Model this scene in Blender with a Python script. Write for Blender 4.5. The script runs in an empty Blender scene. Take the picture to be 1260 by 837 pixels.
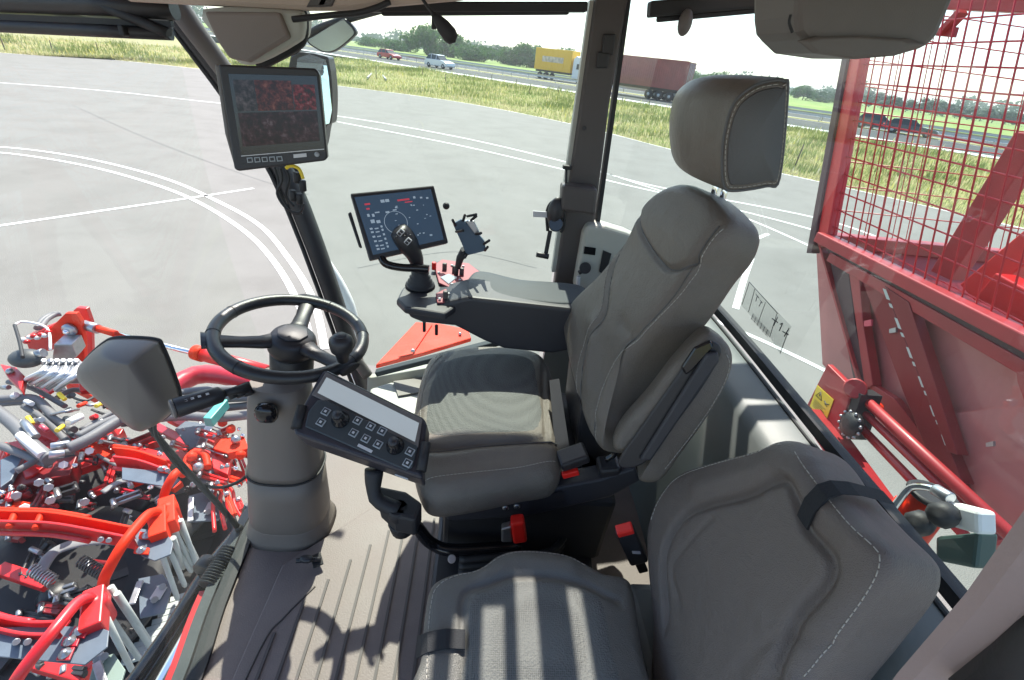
import bpy, math, random
import numpy as np
from mathutils import Vector, Matrix
from mathutils.bvhtree import BVHTree
R = math.radians
rnd = random.Random(7)
SC = bpy.context.scene
COL = SC.collection
# ------------------------------------------------------------------ camera
FPX, CX, CY = 560.0, 630.0, 418.5
PITCH, YAW, ROLL = R(31.6), R(5.4), R(7.0)
EYE = Vector((0, 0, 1.3))
fw = Vector((math.sin(YAW)*math.cos(PITCH), math.cos(YAW)*math.cos(PITCH), -math.sin(PITCH)))
r0 = Vector((math.cos(YAW), -math.sin(YAW), 0))
u0 = r0.cross(fw)
rt = r0*math.cos(ROLL) + u0*math.sin(ROLL)
up = rt.cross(fw)
cam_d = bpy.data.cameras.new('camera'); cam = bpy.data.objects.new('camera', cam_d); COL.objects.link(cam)
cam_d.sensor_width = 36; cam_d.lens = FPX/1260*36; cam_d.clip_start = 0.02; cam_d.clip_end = 5000
cam.matrix_world = Matrix(((rt.x, up.x, -fw.x, EYE.x), (rt.y, up.y, -fw.y, EYE.y), (rt.z, up.z, -fw.z, EYE.z), (0, 0, 0, 1)))
SC.camera = cam
# ------------------------------------------------------------------ light
SUN_EL, SUN_ROT = R(53), R(-2)
w = bpy.data.worlds.new('World'); SC.world = w; w.use_nodes = True
wn = w.node_tree.nodes; wl = w.node_tree.links
sky = wn.new('ShaderNodeTexSky'); sky.sky_type = 'NISHITA'; sky.sun_disc = False
sky.sun_elevation = SUN_EL; sky.sun_rotation = SUN_ROT; sky.dust_density = 1.2; sky.air_density = 1.0; sky.ozone_density = 1.2
wl.new(sky.outputs[0], wn['Background'].inputs[0]); wn['Background'].inputs[1].default_value = 0.15
sd = bpy.data.lights.new('sun', 'SUN'); sun = bpy.data.objects.new('sun', sd); COL.objects.link(sun)
sd.energy = 4.2; sd.angle = R(0.55); sd.color = (1, 0.94, 0.84)
sv = Vector((math.sin(SUN_ROT)*math.cos(SUN_EL), math.cos(SUN_ROT)*math.cos(SUN_EL), math.sin(SUN_EL)))
sun.rotation_euler = sv.to_track_quat('Z', 'Y').to_euler()
SC.view_settings.view_transform = 'Standard'; SC.view_settings.look = 'None'
SC.view_settings.exposure = 1.2; SC.view_settings.gamma = 1
SC.cycles.max_bounces = 8; SC.cycles.diffuse_bounces = 5; SC.cycles.transparent_max_bounces = 16

# ------------------------------------------------------------------ points
def ray(px, py): return fw + rt*((px-CX)/FPX) - up*((py-CY)/FPX)
def P(px, py, x=None, y=None, z=None, pl=None):
    d = ray(px, py)
    if pl: o, n = pl; t = (Vector(o)-EYE).dot(n)/d.dot(n)
    elif z is not None: t = (z-EYE.z)/d.z
    elif y is not None: t = (y-EYE.y)/d.y
    else: t = (x-EYE.x)/d.x
    return EYE + d*t
def PL(lst, **k): return [P(a, b, **k) for a, b in lst]
def plane3(a, b, c):
    a, b, c = Vector(a), Vector(b), Vector(c)
    return (a, (b-a).cross(c-a).normalized())
def smooth(pts, n=8, closed=False):
    pts = [Vector(p) for p in pts]; out = []; m = len(pts)
    rng = range(m) if closed else range(m-1)
    for i in rng:
        if closed: a, b, c, d = pts[i-1], pts[i], pts[(i+1) % m], pts[(i+2) % m]
        else: a, b, c, d = pts[max(i-1, 0)], pts[i], pts[i+1], pts[min(i+2, m-1)]
        for k in range(n):
            t = k/n
            out.append(0.5*((2*b) + (c-a)*t + (2*a-5*b+4*c-d)*t*t + (3*b-a-3*c+d)*t**3))
    if not closed: out.append(pts[-1].copy())
    return out

# ------------------------------------------------------------------ mesh builder
class MB:
    def __init__(s): s.v = []; s.f = []; s.sm = []
    def face(s, idx, sm=False): s.f.append(tuple(idx)); s.sm.append(sm)
    def poly(s, pts):
        b = len(s.v); s.v += [Vector(p) for p in pts]; s.face(range(b, b+len(pts))); return s
    def slab(s, pts, off, sm=False):
        b = len(s.v); n = len(pts); off = Vector(off)
        s.v += [Vector(p) for p in pts] + [Vector(p)+off for p in pts]
        s.face(range(b, b+n)); s.face(range(b+2*n-1, b+n-1, -1))
        for i in range(n):
            j = (i+1) % n; s.face((b+j, b+i, b+n+i, b+n+j), sm)
        return s
    def box(s, c, size, rot=None):
        c = Vector(c); h = Vector(size)/2
        M = rot if rot else Matrix.Identity(3)
        q = [c + M @ Vector((x*h.x, y*h.y, -h.z)) for x, y in ((-1, -1), (1, -1), (1, 1), (-1, 1))]
        return s.slab(q, M @ Vector((0, 0, size[2])))
    def bar(s, a, b, w, h, upv=(0, 0, 1)):
        a, b = Vector(a), Vector(b); d = (b-a).normalized(); sd_ = d.cross(Vector(upv))
        if sd_.length < 1e-4: sd_ = d.cross(Vector((1, 0, 0)))
        sd_.normalize(); u = sd_.cross(d)
        q = [a - sd_*w/2 - u*h/2, a + sd_*w/2 - u*h/2, a + sd_*w/2 + u*h/2, a - sd_*w/2 + u*h/2]
        return s.slab(q, b-a)
    def rings(s, rs, cap0=True, cap1=True, closed=True, loop=False, sm=True):
        b = len(s.v); n = len(rs[0])
        for r in rs: s.v += r
        m = len(rs)
        for k in range(m if loop else m-1):
            k2 = (k+1) % m
            for i in range(n if closed else n-1):
                j = (i+1) % n
                s.face((b+k*n+i, b+k*n+j, b+k2*n+j, b+k2*n+i), sm)
        if not loop:
            if cap0: s.face([b+n-1-i for i in range(n)])
            if cap1: s.face([b+(m-1)*n+i for i in range(n)])
        return s
    def tube(s, path, r, n=10, loop=False, flat=1.0):
        path = [Vector(p) for p in path]; m = len(path); rs = []
        prev = None
        for i, p in enumerate(path):
            if loop: d = (path[(i+1) % m]-path[i-1]).normalized()
            else: d = (path[min(i+1, m-1)]-path[max(i-1, 0)]).normalized()
            if prev is None:
                a = d.cross(Vector((0, 0, 1)))
                if a.length < 1e-3: a = d.cross(Vector((1, 0, 0)))
            else: a = prev - d*prev.dot(d)
            a.normalize(); prev = a; c = d.cross(a)
            rr = r[i] if isinstance(r, (list, tuple)) else r
            rs.append([p + a*math.cos(t)*rr + c*math.sin(t)*rr*flat for t in [2*math.pi*k/n for k in range(n)]])
        return s.rings(rs, loop=loop)
    def lathe(s, o, ax, prof, n=20):
        o = Vector(o); ax = Vector(ax).normalized(); a = ax.orthogonal().normalized(); c = ax.cross(a)
        return s.rings([[o + ax*t + (a*math.cos(k*2*math.pi/n)+c*math.sin(k*2*math.pi/n))*r for k in range(n)] for t, r in prof])
    def cyl(s, a, b, r, n=16, r2=None):
        a, b = Vector(a), Vector(b); L = (b-a).length; r2 = r if r2 is None else r2; e = min(r, r2)*0.12
        return s.lathe(a, b-a, [(0, r-e), (e, r), (L-e, r2), (L, r2-e)], n)
    def ball(s, c, rad, rot=None, n=16, m=10, sup=1.0):
        c = Vector(c); rad = (rad,)*3 if not hasattr(rad, '__len__') else rad
        M = rot if rot else Matrix.Identity(3); rs = []
        def pw(v): return math.copysign(abs(v)**sup, v)
        for k in range(m+1):
            t = -math.pi/2 + math.pi*k/m; t = max(min(t, 1.54), -1.54)
            rs.append([c + M @ Vector((rad[0]*pw(math.cos(t))*pw(math.cos(q)), rad[1]*pw(math.cos(t))*pw(math.sin(q)), rad[2]*pw(math.sin(t)))) for q in [2*math.pi*i/n for i in range(n)]])
        return s.rings(rs)
    def build(s, name, m, parent=None, bevel=0, seg=2, kind=None, label=None, cat=None, group=None, shade=False):
        root = parent
        off = Vector((0, 0, 0)); q = parent
        while q is not None: off += q.location; q = q.parent
        loc = Vector((0, 0, 0))
        if parent is None and s.v:
            xs = [p.x for p in s.v]; ys = [p.y for p in s.v]; zs = [p.z for p in s.v]
            loc = Vector(((min(xs)+max(xs))/2, (min(ys)+max(ys))/2, min(zs)))
        me = bpy.data.meshes.new(name)
        me.from_pydata([tuple(p-off-loc) for p in s.v], [], s.f)
        me.polygons.foreach_set('use_smooth', [bool(a) or shade for a in s.sm])
        me.update()
        import bmesh
        bm = bmesh.new(); bm.from_mesh(me); bmesh.ops.recalc_face_normals(bm, faces=bm.faces); bm.to_mesh(me); bm.free()
        if m: me.materials.append(m)
        o = bpy.data.objects.new(name, me); COL.objects.link(o); o.location = loc
        if parent: o.parent = parent
        if bevel:
            b = o.modifiers.new('bevel', 'BEVEL'); b.width = bevel; b.segments = seg; b.limit_method = 'ANGLE'; b.angle_limit = R(40)
            b.harden_normals = False
        if kind: o['kind'] = kind
        if label: o['label'] = label
        if cat: o['category'] = cat
        if group: o['group'] = group
        return o
def thing(name, label, cat, loc=(0, 0, 0), group=None):
    o = bpy.data.objects.new(name, None); COL.objects.link(o); o.location = loc; o.empty_display_size = 0.05
    o['label'] = label; o['category'] = cat
    if group: o['group'] = group
    return o
def copy_tree(o, parent=None, delta=None, label=None):
    c = o.copy(); COL.objects.link(c)
    if parent: c.parent = parent
    if delta is not None: c.location = o.location + Vector(delta)
    if label: c['label'] = label
    for ch in o.children: copy_tree(ch, c)
    return c

def pad(outline, n, thick, rad=0.03, bulge=0.01, creases=(), rings=44, back=True, mb=None, centre=None):
    """cushion: closed outline lying in a plane with outward normal n, rounded edge, crowned and creased face"""
    out = [Vector(p) for p in outline]; n = Vector(n).normalized()
    c = sum(out, Vector())/len(out) if centre is None else Vector(centre)
    U = (out[0]-c); U = (U - n*U.dot(n)).normalized(); V = n.cross(U)
    o2 = np.array([((p-c).dot(U), (p-c).dot(V)) for p in out]); N = len(out)
    h0 = np.array([(p-c).dot(n) for p in out])
    ss = [1, .992, .98, .965, .945, .92] + list(np.linspace(.89, .02, rings))
    L = np.linalg.norm(o2, axis=1)
    S = []; 
    cre = []
    for pl, dep, wid in creases:
        q = np.array([((Vector(p)-c).dot(U), (Vector(p)-c).dot(V)) for p in pl]); cre.append((q, dep, wid))
    for s_ in ss:
        xy = o2*s_; d = L*(1-s_)
        h = np.where(d < rad, -rad+np.sqrt(np.maximum(rad**2-(rad-np.minimum(d, rad))**2, 0)), 0) + bulge*(1-s_**2) + h0*s_
        for q, dep, wid in cre:
            dm = np.full(N, 9.0)
            for i in range(len(q)-1):
                a, b = q[i], q[i+1]; ab = b-a
                t = np.clip(((xy-a)@ab)/(ab@ab+1e-9), 0, 1); pr = a+t[:, None]*ab
                dm = np.minimum(dm, np.linalg.norm(xy-pr, axis=1))
            h = h - dep*np.exp(-(dm/wid)**2)
        S.append([c + U*float(x) + V*float(y) + n*float(hh) for (x, y), hh in zip(xy, h)])
    mb = mb or MB()
    bk = []
    r2 = min(rad, thick*.4)
    for k in range(5):
        a = k/4*math.pi/2
        sc = 1 - (r2*(1-math.cos(a)))/float(L.mean())
        bk.append([c + (p-c - n*(p-c).dot(n))*sc + n*((p-c).dot(n)) - n*(thick-r2+r2*math.sin(a)) for p in out])
    rs = list(reversed(bk)) + S
    mb.rings(rs)
    return mb
def bvh(mb): return BVHTree.FromPolygons([tuple(p) for p in mb.v], mb.f)
def stitch(tree, path, n, name, m, parent, r=0.0008, dash=0.006, gap=0.002, side=0):
    """sewn thread lying on a surface: path (3-D points near it) dropped along -n"""
    n = Vector(n).normalized(); path = [Vector(p) for p in path]; mb = MB()
    pts = []
    acc = 0
    for i in range(len(path)-1):
        a, b = path[i], path[i+1]; L = (b-a).length; k = max(1, int(L/0.002))
        for j in range(k): pts.append(a.lerp(b, j/k))
    hit = []
    for p in pts:
        h = tree.ray_cast(p+n*0.25, -n)
        if h[0] is not None: hit.append(h[0] + n*0.0006)
    d = 0; cur = []
    step = 0.002; on = int(dash/step); off = max(1, int(gap/step)); i = 0
    while i+on < len(hit):
        seg = [hit[i], hit[i+on]]
        if (seg[1]-seg[0]).length < dash*2: mb.tube(seg, r, 5)
        i += on+off
    if mb.v: return mb.build(name, m, parent, kind='stuff')

# ------------------------------------------------------------------ materials
def mat(name, col, rough=0.5, metal=0, bump=0, bscale=200, var=0, vscale=8, spec=0.5, coat=0, col2=None, btype='noise', emis=None, soft=0, dots=0):
    m = bpy.data.materials.new(name); m.use_nodes = True; nt = m.node_tree; N = nt.nodes; Lk = nt.links
    b = N['Principled BSDF']; b.inputs['Base Color'].default_value = (*col, 1); b.inputs['Roughness'].default_value = rough
    b.inputs['Metallic'].default_value = metal; b.inputs['Specular IOR Level'].default_value = spec
    b.inputs['Coat Weight'].default_value = coat; b.inputs['Coat Roughness'].default_value = 0.08
    tc = N.new('ShaderNodeTexCoord')
    if var or col2:
        nz = N.new('ShaderNodeTexNoise'); nz.inputs['Scale'].default_value = vscale; nz.inputs['Detail'].default_value = 5; nz.inputs['Roughness'].default_value = .6
        Lk.new(tc.outputs['Object'], nz.inputs['Vector'])
        mx = N.new('ShaderNodeMix'); mx.data_type = 'RGBA'
        c2 = col2 if col2 else tuple(min(1, c*(1+var)) for c in col); c1 = col if col2 else tuple(c*(1-var) for c in col)
        mx.inputs[6].default_value = (*c1, 1); mx.inputs[7].default_value = (*c2, 1)
        rp = N.new('ShaderNodeMapRange'); rp.inputs[1].default_value = .35; rp.inputs[2].default_value = .65
        Lk.new(nz.outputs['Fac'], rp.inputs[0]); Lk.new(rp.outputs[0], mx.inputs[0])
        Lk.new(mx.outputs[2], b.inputs['Base Color'])
        rr = N.new('ShaderNodeMapRange'); rr.inputs[3].default_value = max(0.02, rough*.8); rr.inputs[4].default_value = min(1, rough*1.2)
        Lk.new(nz.outputs['Fac'], rr.inputs[0]); Lk.new(rr.outputs[0], b.inputs['Roughness'])
    if bump:
        if btype == 'voronoi':
            t = N.new('ShaderNodeTexVoronoi'); t.inputs['Scale'].default_value = bscale; oo = t.outputs['Distance']
        elif btype == 'weave':
            t = N.new('ShaderNodeTexWave'); t.inputs['Scale'].default_value = bscale; t.bands_direction = 'X'; oo = t.outputs['Fac']
        else:
            t = N.new('ShaderNodeTexNoise'); t.inputs['Scale'].default_value = bscale; t.inputs['Detail'].default_value = 3; oo = t.outputs['Fac']
        Lk.new(tc.outputs['Object'], t.inputs['Vector'])
        bp = N.new('ShaderNodeBump'); bp.inputs['Strength'].default_value = bump; bp.inputs['Distance'].default_value = 0.002
        Lk.new(oo, bp.inputs['Height']); Lk.new(bp.outputs[0], b.inputs['Normal'])
    if soft:
        t2 = N.new('ShaderNodeTexNoise'); t2.inputs['Scale'].default_value = 14; t2.inputs['Detail'].default_value = 4; t2.inputs['Distortion'].default_value = 1.2
        Lk.new(tc.outputs['Object'], t2.inputs['Vector']); b2 = N.new('ShaderNodeBump'); b2.inputs['Strength'].default_value = soft; b2.inputs['Distance'].default_value = .02
        Lk.new(t2.outputs['Fac'], b2.inputs['Height'])
        if bump: Lk.new(b2.outputs[0], bp.inputs['Normal'])
        else: Lk.new(b2.outputs[0], b.inputs['Normal'])
    if dots:
        v = N.new('ShaderNodeTexVoronoi'); v.inputs['Scale'].default_value = dots; v.inputs['Randomness'].default_value = .15
        Lk.new(tc.outputs['Object'], v.inputs['Vector']); mr = N.new('ShaderNodeMapRange'); mr.inputs[1].default_value = .12; mr.inputs[2].default_value = .5; mr.inputs[3].default_value = .55; mr.inputs[4].default_value = 1.15
        Lk.new(v.outputs['Distance'], mr.inputs[0]); mm = N.new('ShaderNodeMix'); mm.data_type = 'RGBA'; mm.blend_type = 'MULTIPLY'; mm.inputs[0].default_value = 1
        mm.inputs[6].default_value = (*col, 1); Lk.new(mr.outputs[0], mm.inputs[7]); Lk.new(mm.outputs[2], b.inputs['Base Color'])
    if emis: b.inputs['Emission Color'].default_value = (*emis[0], 1); b.inputs['Emission Strength'].default_value = emis[1]
    return m
def glass(name, tint, dust=0.05, refl=0.08):
    m = bpy.data.materials.new(name); m.use_nodes = True; nt = m.node_tree; N = nt.nodes; Lk = nt.links
    N.remove(N['Principled BSDF']); out = N['Material Output']
    tr = N.new('ShaderNodeBsdfTransparent'); tr.inputs[0].default_value = (*tint, 1)
    gl = N.new('ShaderNodeBsdfGlossy'); gl.inputs['Roughness'].default_value = 0.02
    df = N.new('ShaderNodeBsdfDiffuse'); df.inputs[0].default_value = (.8, .78, .74, 1)
    fr = N.new('ShaderNodeLayerWeight'); fr.inputs[0].default_value = .5
    m1 = N.new('ShaderNodeMixShader'); m2 = N.new('ShaderNodeMixShader')
    mu = N.new('ShaderNodeMath'); mu.operation = 'MULTIPLY_ADD'; mu.inputs[1].default_value = .75; mu.inputs[2].default_value = refl*.6; mu.use_clamp = True
    pw = N.new('ShaderNodeMath'); pw.operation = 'POWER'; pw.inputs[1].default_value = 5.0
    Lk.new(fr.outputs[1], pw.inputs[0]); Lk.new(pw.outputs[0], mu.inputs[0]); Lk.new(mu.outputs[0], m2.inputs[0])
    tc = N.new('ShaderNodeTexCoord'); nz = N.new('ShaderNodeTexNoise'); nz.inputs['Scale'].default_value = 3.5; nz.inputs['Detail'].default_value = 6
    Lk.new(tc.outputs['Object'], nz.inputs['Vector'])
    mr = N.new('ShaderNodeMapRange'); mr.inputs[1].default_value = .3; mr.inputs[2].default_value = .7; mr.inputs[3].default_value = dust*.5; mr.inputs[4].default_value = dust*1.5
    Lk.new(nz.outputs['Fac'], mr.inputs[0]); Lk.new(mr.outputs[0], m1.inputs[0])
    Lk.new(tr.outputs[0], m1.inputs[1]); Lk.new(df.outputs[0], m1.inputs[2])
    Lk.new(m1.outputs[0], m2.inputs[1]); Lk.new(gl.outputs[0], m2.inputs[2]); Lk.new(m2.outputs[0], out.inputs[0])
    return m
M = {}
M['leather'] = mat('grey_leather', (.140, .121, .101), .36, soft=.22, bump=.5, bscale=600, btype='voronoi', var=.08, vscale=6)
M['leather_panel'] = mat('charcoal_leather', (.10, .10, .10), .45, bump=.35, bscale=900, btype='voronoi')
M['fabric'] = mat('seat_fabric', (.115, .120, .116), .8, bump=.6, bscale=300, btype='voronoi', dots=300, soft=.12)
M['thread'] = mat('pale_thread', (.42, .40, .36), .7)
M['black'] = mat('black_plastic', (.022, .021, .024), .42, bump=.2, bscale=700)
M['black_gloss'] = mat('gloss_black', (.010, .010, .012), .10)
M['rubber'] = mat('black_rubber', (.016, .016, .018), .6, bump=.15, bscale=300)
M['console'] = mat('slate_plastic', (.030, .030, .036), .5, bump=.15, bscale=600)
M['consoletop'] = mat('slate_pad', (.045, .055, .062), .62, spec=.3, bump=.2, bscale=700)
M['trim'] = mat('grey_brown_trim', (.13, .115, .103), .55, bump=.15, bscale=500, var=.05)
M['trim_light'] = mat('pale_trim', (.42, .42, .37), .55, bump=.1, bscale=500, var=.04)
M['beige'] = mat('beige_lining', (.45, .36, .30), .7, bump=.2, bscale=300)
M['column'] = mat('column_plastic', (.172, .146, .126), .5, bump=.15, bscale=600)
M['mirrorback'] = mat('lamp_housing', (.135, .122, .115), .4, bump=.1, bscale=500)
M['mat'] = mat('rubber_floor_mat', (.165, .130, .120), .55, bump=.35, bscale=260, var=.10, vscale=10)
M['red'] = mat('red_paint', (.60, .012, .014), .38, coat=.25, var=.10, vscale=5)
M['redorange'] = mat('orange_red_paint', (.74, .032, .006), .55, spec=.25, coat=.0, var=.08, vscale=6)
M['redold'] = mat('dusty_red_paint', (.36, .020, .024), .45, coat=.15, var=.15, vscale=4)
M['darkred'] = mat('dark_red_trim', (.22, .008, .012), .4)
M['metal'] = mat('zinc_metal', (.42, .43, .45), .38, metal=.9, var=.1, vscale=20)
M['chrome'] = mat('chrome', (.85, .86, .88), .08, metal=1)
M['steel'] = mat('painted_grey_plate', (.10, .13, .17), .42, var=.12, vscale=8)
M['hose'] = mat('grey_hose', (.16, .16, .165), .5, bump=.4, bscale=150)
M['whitebar'] = mat('pale_rubber_rod', (.40, .43, .42), .5, var=.08, vscale=12)
M['pink'] = mat('pink_paint', (.62, .06, .10), .35, coat=.4)
M['teal'] = mat('teal_clamp', (.08, .42, .36), .4)
M['yellow'] = mat('yellow_sticker', (.85, .62, .04), .45)
M['white'] = mat('white_paint', (.78, .78, .76), .4)
M['whiteline'] = mat('road_marking_paint', (.72, .72, .70), .7, var=.12, vscale=2)
M['screen'] = mat('dark_screen', (.012, .014, .020), .08)
M['screenblue'] = mat('slate_screen', (.030, .048, .075), .10, emis=((.03, .055, .09), .35))
M['panel_glass'] = mat('pale_display', (.22, .25, .27), .12, emis=((.45, .5, .52), .25))
M['icon'] = mat('icon_white', (.20, .25, .30), .5, emis=((.5, .62, .75), .16))
M['iconred'] = mat('icon_red', (.3, .03, .05), .5, emis=((.8, .08, .12), .18))
M['iconpink'] = mat('pink_button_field', (.26, .035, .05), .55)
M['label'] = mat('silver_label', (.55, .55, .56), .4)
M['buttonline'] = mat('button_outline', (.35, .38, .40), .5)
M['redbutton'] = mat('red_button', (.75, .02, .015), .35)
M['gloss_sky'] = mat('mirror_glass', (.9, .92, .93), .015, metal=1)
M['mat_dark'] = mat('dark_mat_rib', (.075, .062, .060), .6)
M['rearwall'] = mat('slate_wall_trim', (.135, .152, .15), .5, bump=.12, bscale=500, var=.05)
M['darktrim'] = mat('dark_brown_trim', (.075, .065, .062), .5, bump=.15, bscale=500)
M['brown'] = mat('brown_cover', (.20, .165, .145), .65, bump=.2, bscale=400)
M['mauve'] = mat('mauve_post_trim', (.30, .235, .225), .6, bump=.15, bscale=400, var=.04)
M['fabricleather'] = mat('slate_leather', (.112, .112, .105), .40, soft=.2, bump=.45, bscale=600, btype='voronoi')
M['leather_warm'] = mat('warm_grey_leather', (.130, .110, .098), .42, soft=.2, bump=.45, bscale=600, btype='voronoi')
M['leatherblack'] = mat('black_rim_leather', (.016, .017, .020), .35, bump=.25, bscale=700)
M['strap'] = mat('black_webbing', (.012, .014, .018), .8, bump=.5, bscale=400)
M['console_dark'] = mat('charcoal_plastic', (.030, .028, .036), .40, bump=.15, bscale=600)
M['slate_dark'] = mat('slate_key_plate', (.040, .050, .055), .42)
M['steelblue'] = mat('slate_blue_plastic', (.07, .11, .16), .5)
M['mirror_dull'] = mat('dull_mirror_glass', (.55, .55, .52), .25, metal=.6)
M['wglass'] = glass('windscreen_glass', (.96, .985, .965), .022, .05)
M['sglass'] = glass('side_glass', (.86, .95, .90), .03, .06)
M['rglass'] = glass('rear_glass', (.84, .94, .90), .055, .10)
M['blind'] = glass('blind_film', (.35, .36, .30), .22, .02)
M['darkpost'] = mat('dark_maroon_post', (.07, .025, .03), .5)
M['redwire'] = mat('red_wire', (.55, .015, .03), .4)
M['redplate'] = mat('red_plate_with_sky_sheen', (.46, .15, .14), .35, coat=.5, var=.12, vscale=3)  # red paint lightened to carry reflected sky and glass haze
M['slotlight'] = mat('pale_slot_fill', (.55, .60, .55), .6)  # pale colour of the slabs laid on the beam as slots
M['greendark'] = mat('dark_green_plastic', (.03, .07, .06), .5)
M['film'] = glass('clear_film', (.88, .90, .88), .22, .02)
M['hosedark'] = mat('dark_grey_steel', (.055, .06, .062), .45, var=.15, vscale=10)
M['redmag'] = mat('magenta_red_paint', (.50, .014, .035), .4, coat=.2, var=.08)
M['redtube'] = mat('scarlet_tube', (.66, .014, .022), .38, coat=.2)
M['guard'] = mat('grey_guard', (.24, .25, .26), .5, var=.1)
M['palegreen'] = mat('pale_green_grey', (.20, .27, .24), .5)

# ------------------------------------------------------------------ ground and far scenery
GZ = -2.1
def ground_mat(name, cols, scale, rough=.9, bump=.3, stretch=None, extra=None):
    m = bpy.data.materials.new(name); m.use_nodes = True; nt = m.node_tree; N = nt.nodes; Lk = nt.links
    b = N['Principled BSDF']; b.inputs['Roughness'].default_value = rough; b.inputs['Specular IOR Level'].default_value = .3
    tc = N.new('ShaderNodeTexCoord'); mp = N.new('ShaderNodeMapping')
    if stretch: mp.inputs['Rotation'].default_value = (0, 0, stretch[0]); mp.inputs['Scale'].default_value = stretch[1]
    Lk.new(tc.outputs['Object'], mp.inputs[0])
    n1 = N.new('ShaderNodeTexNoise'); n1.inputs['Scale'].default_value = scale[0]; n1.inputs['Detail'].default_value = 8; n1.inputs['Roughness'].default_value = .65
    Lk.new(mp.outputs[0], n1.inputs['Vector'])
    cr = N.new('ShaderNodeValToRGB'); cr.color_ramp.elements[0].position = .32; cr.color_ramp.elements[1].position = .68
    e = cr.color_ramp.elements
    e[0].color = (*cols[0], 1); e[1].color = (*cols[-1], 1)
    for i, c in enumerate(cols[1:-1]):
        q = e.new(.32+.36*(i+1)/(len(cols)-1)); q.color = (*c, 1)
    Lk.new(n1.outputs['Fac'], cr.inputs[0])
    n2 = N.new('ShaderNodeTexNoise'); n2.inputs['Scale'].default_value = scale[1]; n2.inputs['Detail'].default_value = 4
    Lk.new(tc.outputs['Object'], n2.inputs['Vector'])
    mx = N.new('ShaderNodeMix'); mx.data_type = 'RGBA'; mx.blend_type = 'MULTIPLY'; mx.inputs[0].default_value = 1
    mr = N.new('ShaderNodeMapRange'); mr.inputs[1].default_value = .3; mr.inputs[2].default_value = .7; mr.inputs[3].default_value = .82; mr.inputs[4].default_value = 1.15
    Lk.new(n2.outputs['Fac'], mr.inputs[0]); Lk.new(cr.outputs[0], mx.inputs[6]); Lk.new(mr.outputs[0], mx.inputs[7])
    Lk.new(mx.outputs[2], b.inputs['Base Color'])
    bp = N.new('ShaderNodeBump'); bp.inputs['Strength'].default_value = bump; bp.inputs['Distance'].default_value = .01
    Lk.new(n2.outputs['Fac'], bp.inputs['Height']); Lk.new(bp.outputs[0], b.inputs['Normal'])
    return m
M['asphalt'] = ground_mat('pale_asphalt', [(.192, .184, .168), (.214, .206, .189), (.229, .221, .203)], (.8, 90), bump=.8)
M['verge'] = ground_mat('dry_verge', [(.20, .20, .06), (.34, .29, .12), (.26, .28, .08), (.40, .33, .17)], (.5, 6), bump=.6)
M['field'] = ground_mat('green_field', [(.13, .22, .04), (.20, .28, .06), (.26, .31, .09)], (.03, .6), bump=.2, stretch=(R(-40), (.3, 1, 1)))
M['seam'] = ground_mat('seam_filler', [(.13, .13, .125), (.18, .18, .17)], (2, 40))
M['highway'] = ground_mat('dark_asphalt', [(.06, .065, .065), (.085, .088, .085)], (.4, 30))
M['earth'] = ground_mat('dry_grass_ground', [(.30, .27, .13), (.24, .26, .09)], (.02, .5))

HD = Vector((.769, -.64, 0)); HN = Vector((.64, .769, 0)); HA = Vector((-20.5, 80.4, 0)); HZ = -1.15
def HP(s_, t_, z_): return HA + HD*s_ + HN*t_ + Vector((0, 0, z_))
vp = [(0, 65), (100, 71), (200, 80), (410, 105), (560, 125), (700, 152), (830, 185), (1000, 222)]
edge = [Vector((-52, 30, GZ))] + PL(vp, z=GZ) + [Vector((20.5, 15.5, GZ)), Vector((30, 4, GZ)), Vector((50, -40, GZ))]
edge = smooth([Vector((-75, 10, GZ))] + edge, 8)
g = MB(); g.poly([Vector((-3000, -600, GZ-.03)), Vector((3000, -600, GZ-.03)), Vector((3000, 3500, GZ-.03)), Vector((-3000, 3500, GZ-.03))])
g.build('ground', M['earth'], kind='structure')
g = MB(); g.poly(edge + [Vector((-60, -60, GZ))]); g.build('asphalt_lot', M['asphalt'], kind='structure')
# verge sloping up from the kerb line to the road
g = MB(); a_ = []; b_ = []; c_ = []
for p in edge:
    s_ = (p-HA).dot(HD); a_.append(p + Vector((0, 0, .004))); q = HP(s_, -1.0, HZ-.02); c_.append(q); b_.append(p.lerp(q, .45) + Vector((0, 0, -.12)))
sel = [i for i, p in enumerate(edge) if (p-HA).dot(HN) < -3]
g.rings([[a_[i] for i in sel], [b_[i] for i in sel], [c_[i] for i in sel]], cap0=False, cap1=False, closed=False)
VERGE = bvh(g); g.build('verge', M['verge'], kind='structure')
g = MB(); g.slab([HP(-260, -1.2, HZ-1), HP(190, -1.2, HZ-1), HP(190, 33, HZ-1), HP(-260, 33, HZ-1)], (0, 0, 1.0))
g.build('highway', M['highway'], kind='structure')
g = MB(); g.slab([HP(-900, 33, HZ-1), HP(700, 33, HZ-1), HP(700, 1500, HZ-1), HP(-900, 1500, HZ-1)], (0, 0, 1.02))
g.build('field', M['field'], kind='structure')
g = MB(); g.slab([HP(-260, 15.5, HZ-.5), HP(190, 15.5, HZ-.5), HP(190, 18.5, HZ-.5), HP(-260, 18.5, HZ-.5)], (0, 0, .53))
g.build('central_reservation', M['verge'], kind='structure')
for t_, w_ in ((-.9, 2.6), (14.6, .3), (19.4, .3), (31.5, .35)):
    g = MB(); g.poly([HP(-260, t_, HZ+.006), HP(190, t_, HZ+.006), HP(190, t_+w_, HZ+.006), HP(-260, t_+w_, HZ+.006)])
    g.build('highway_edge_line', M['whiteline'], kind='structure')
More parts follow.
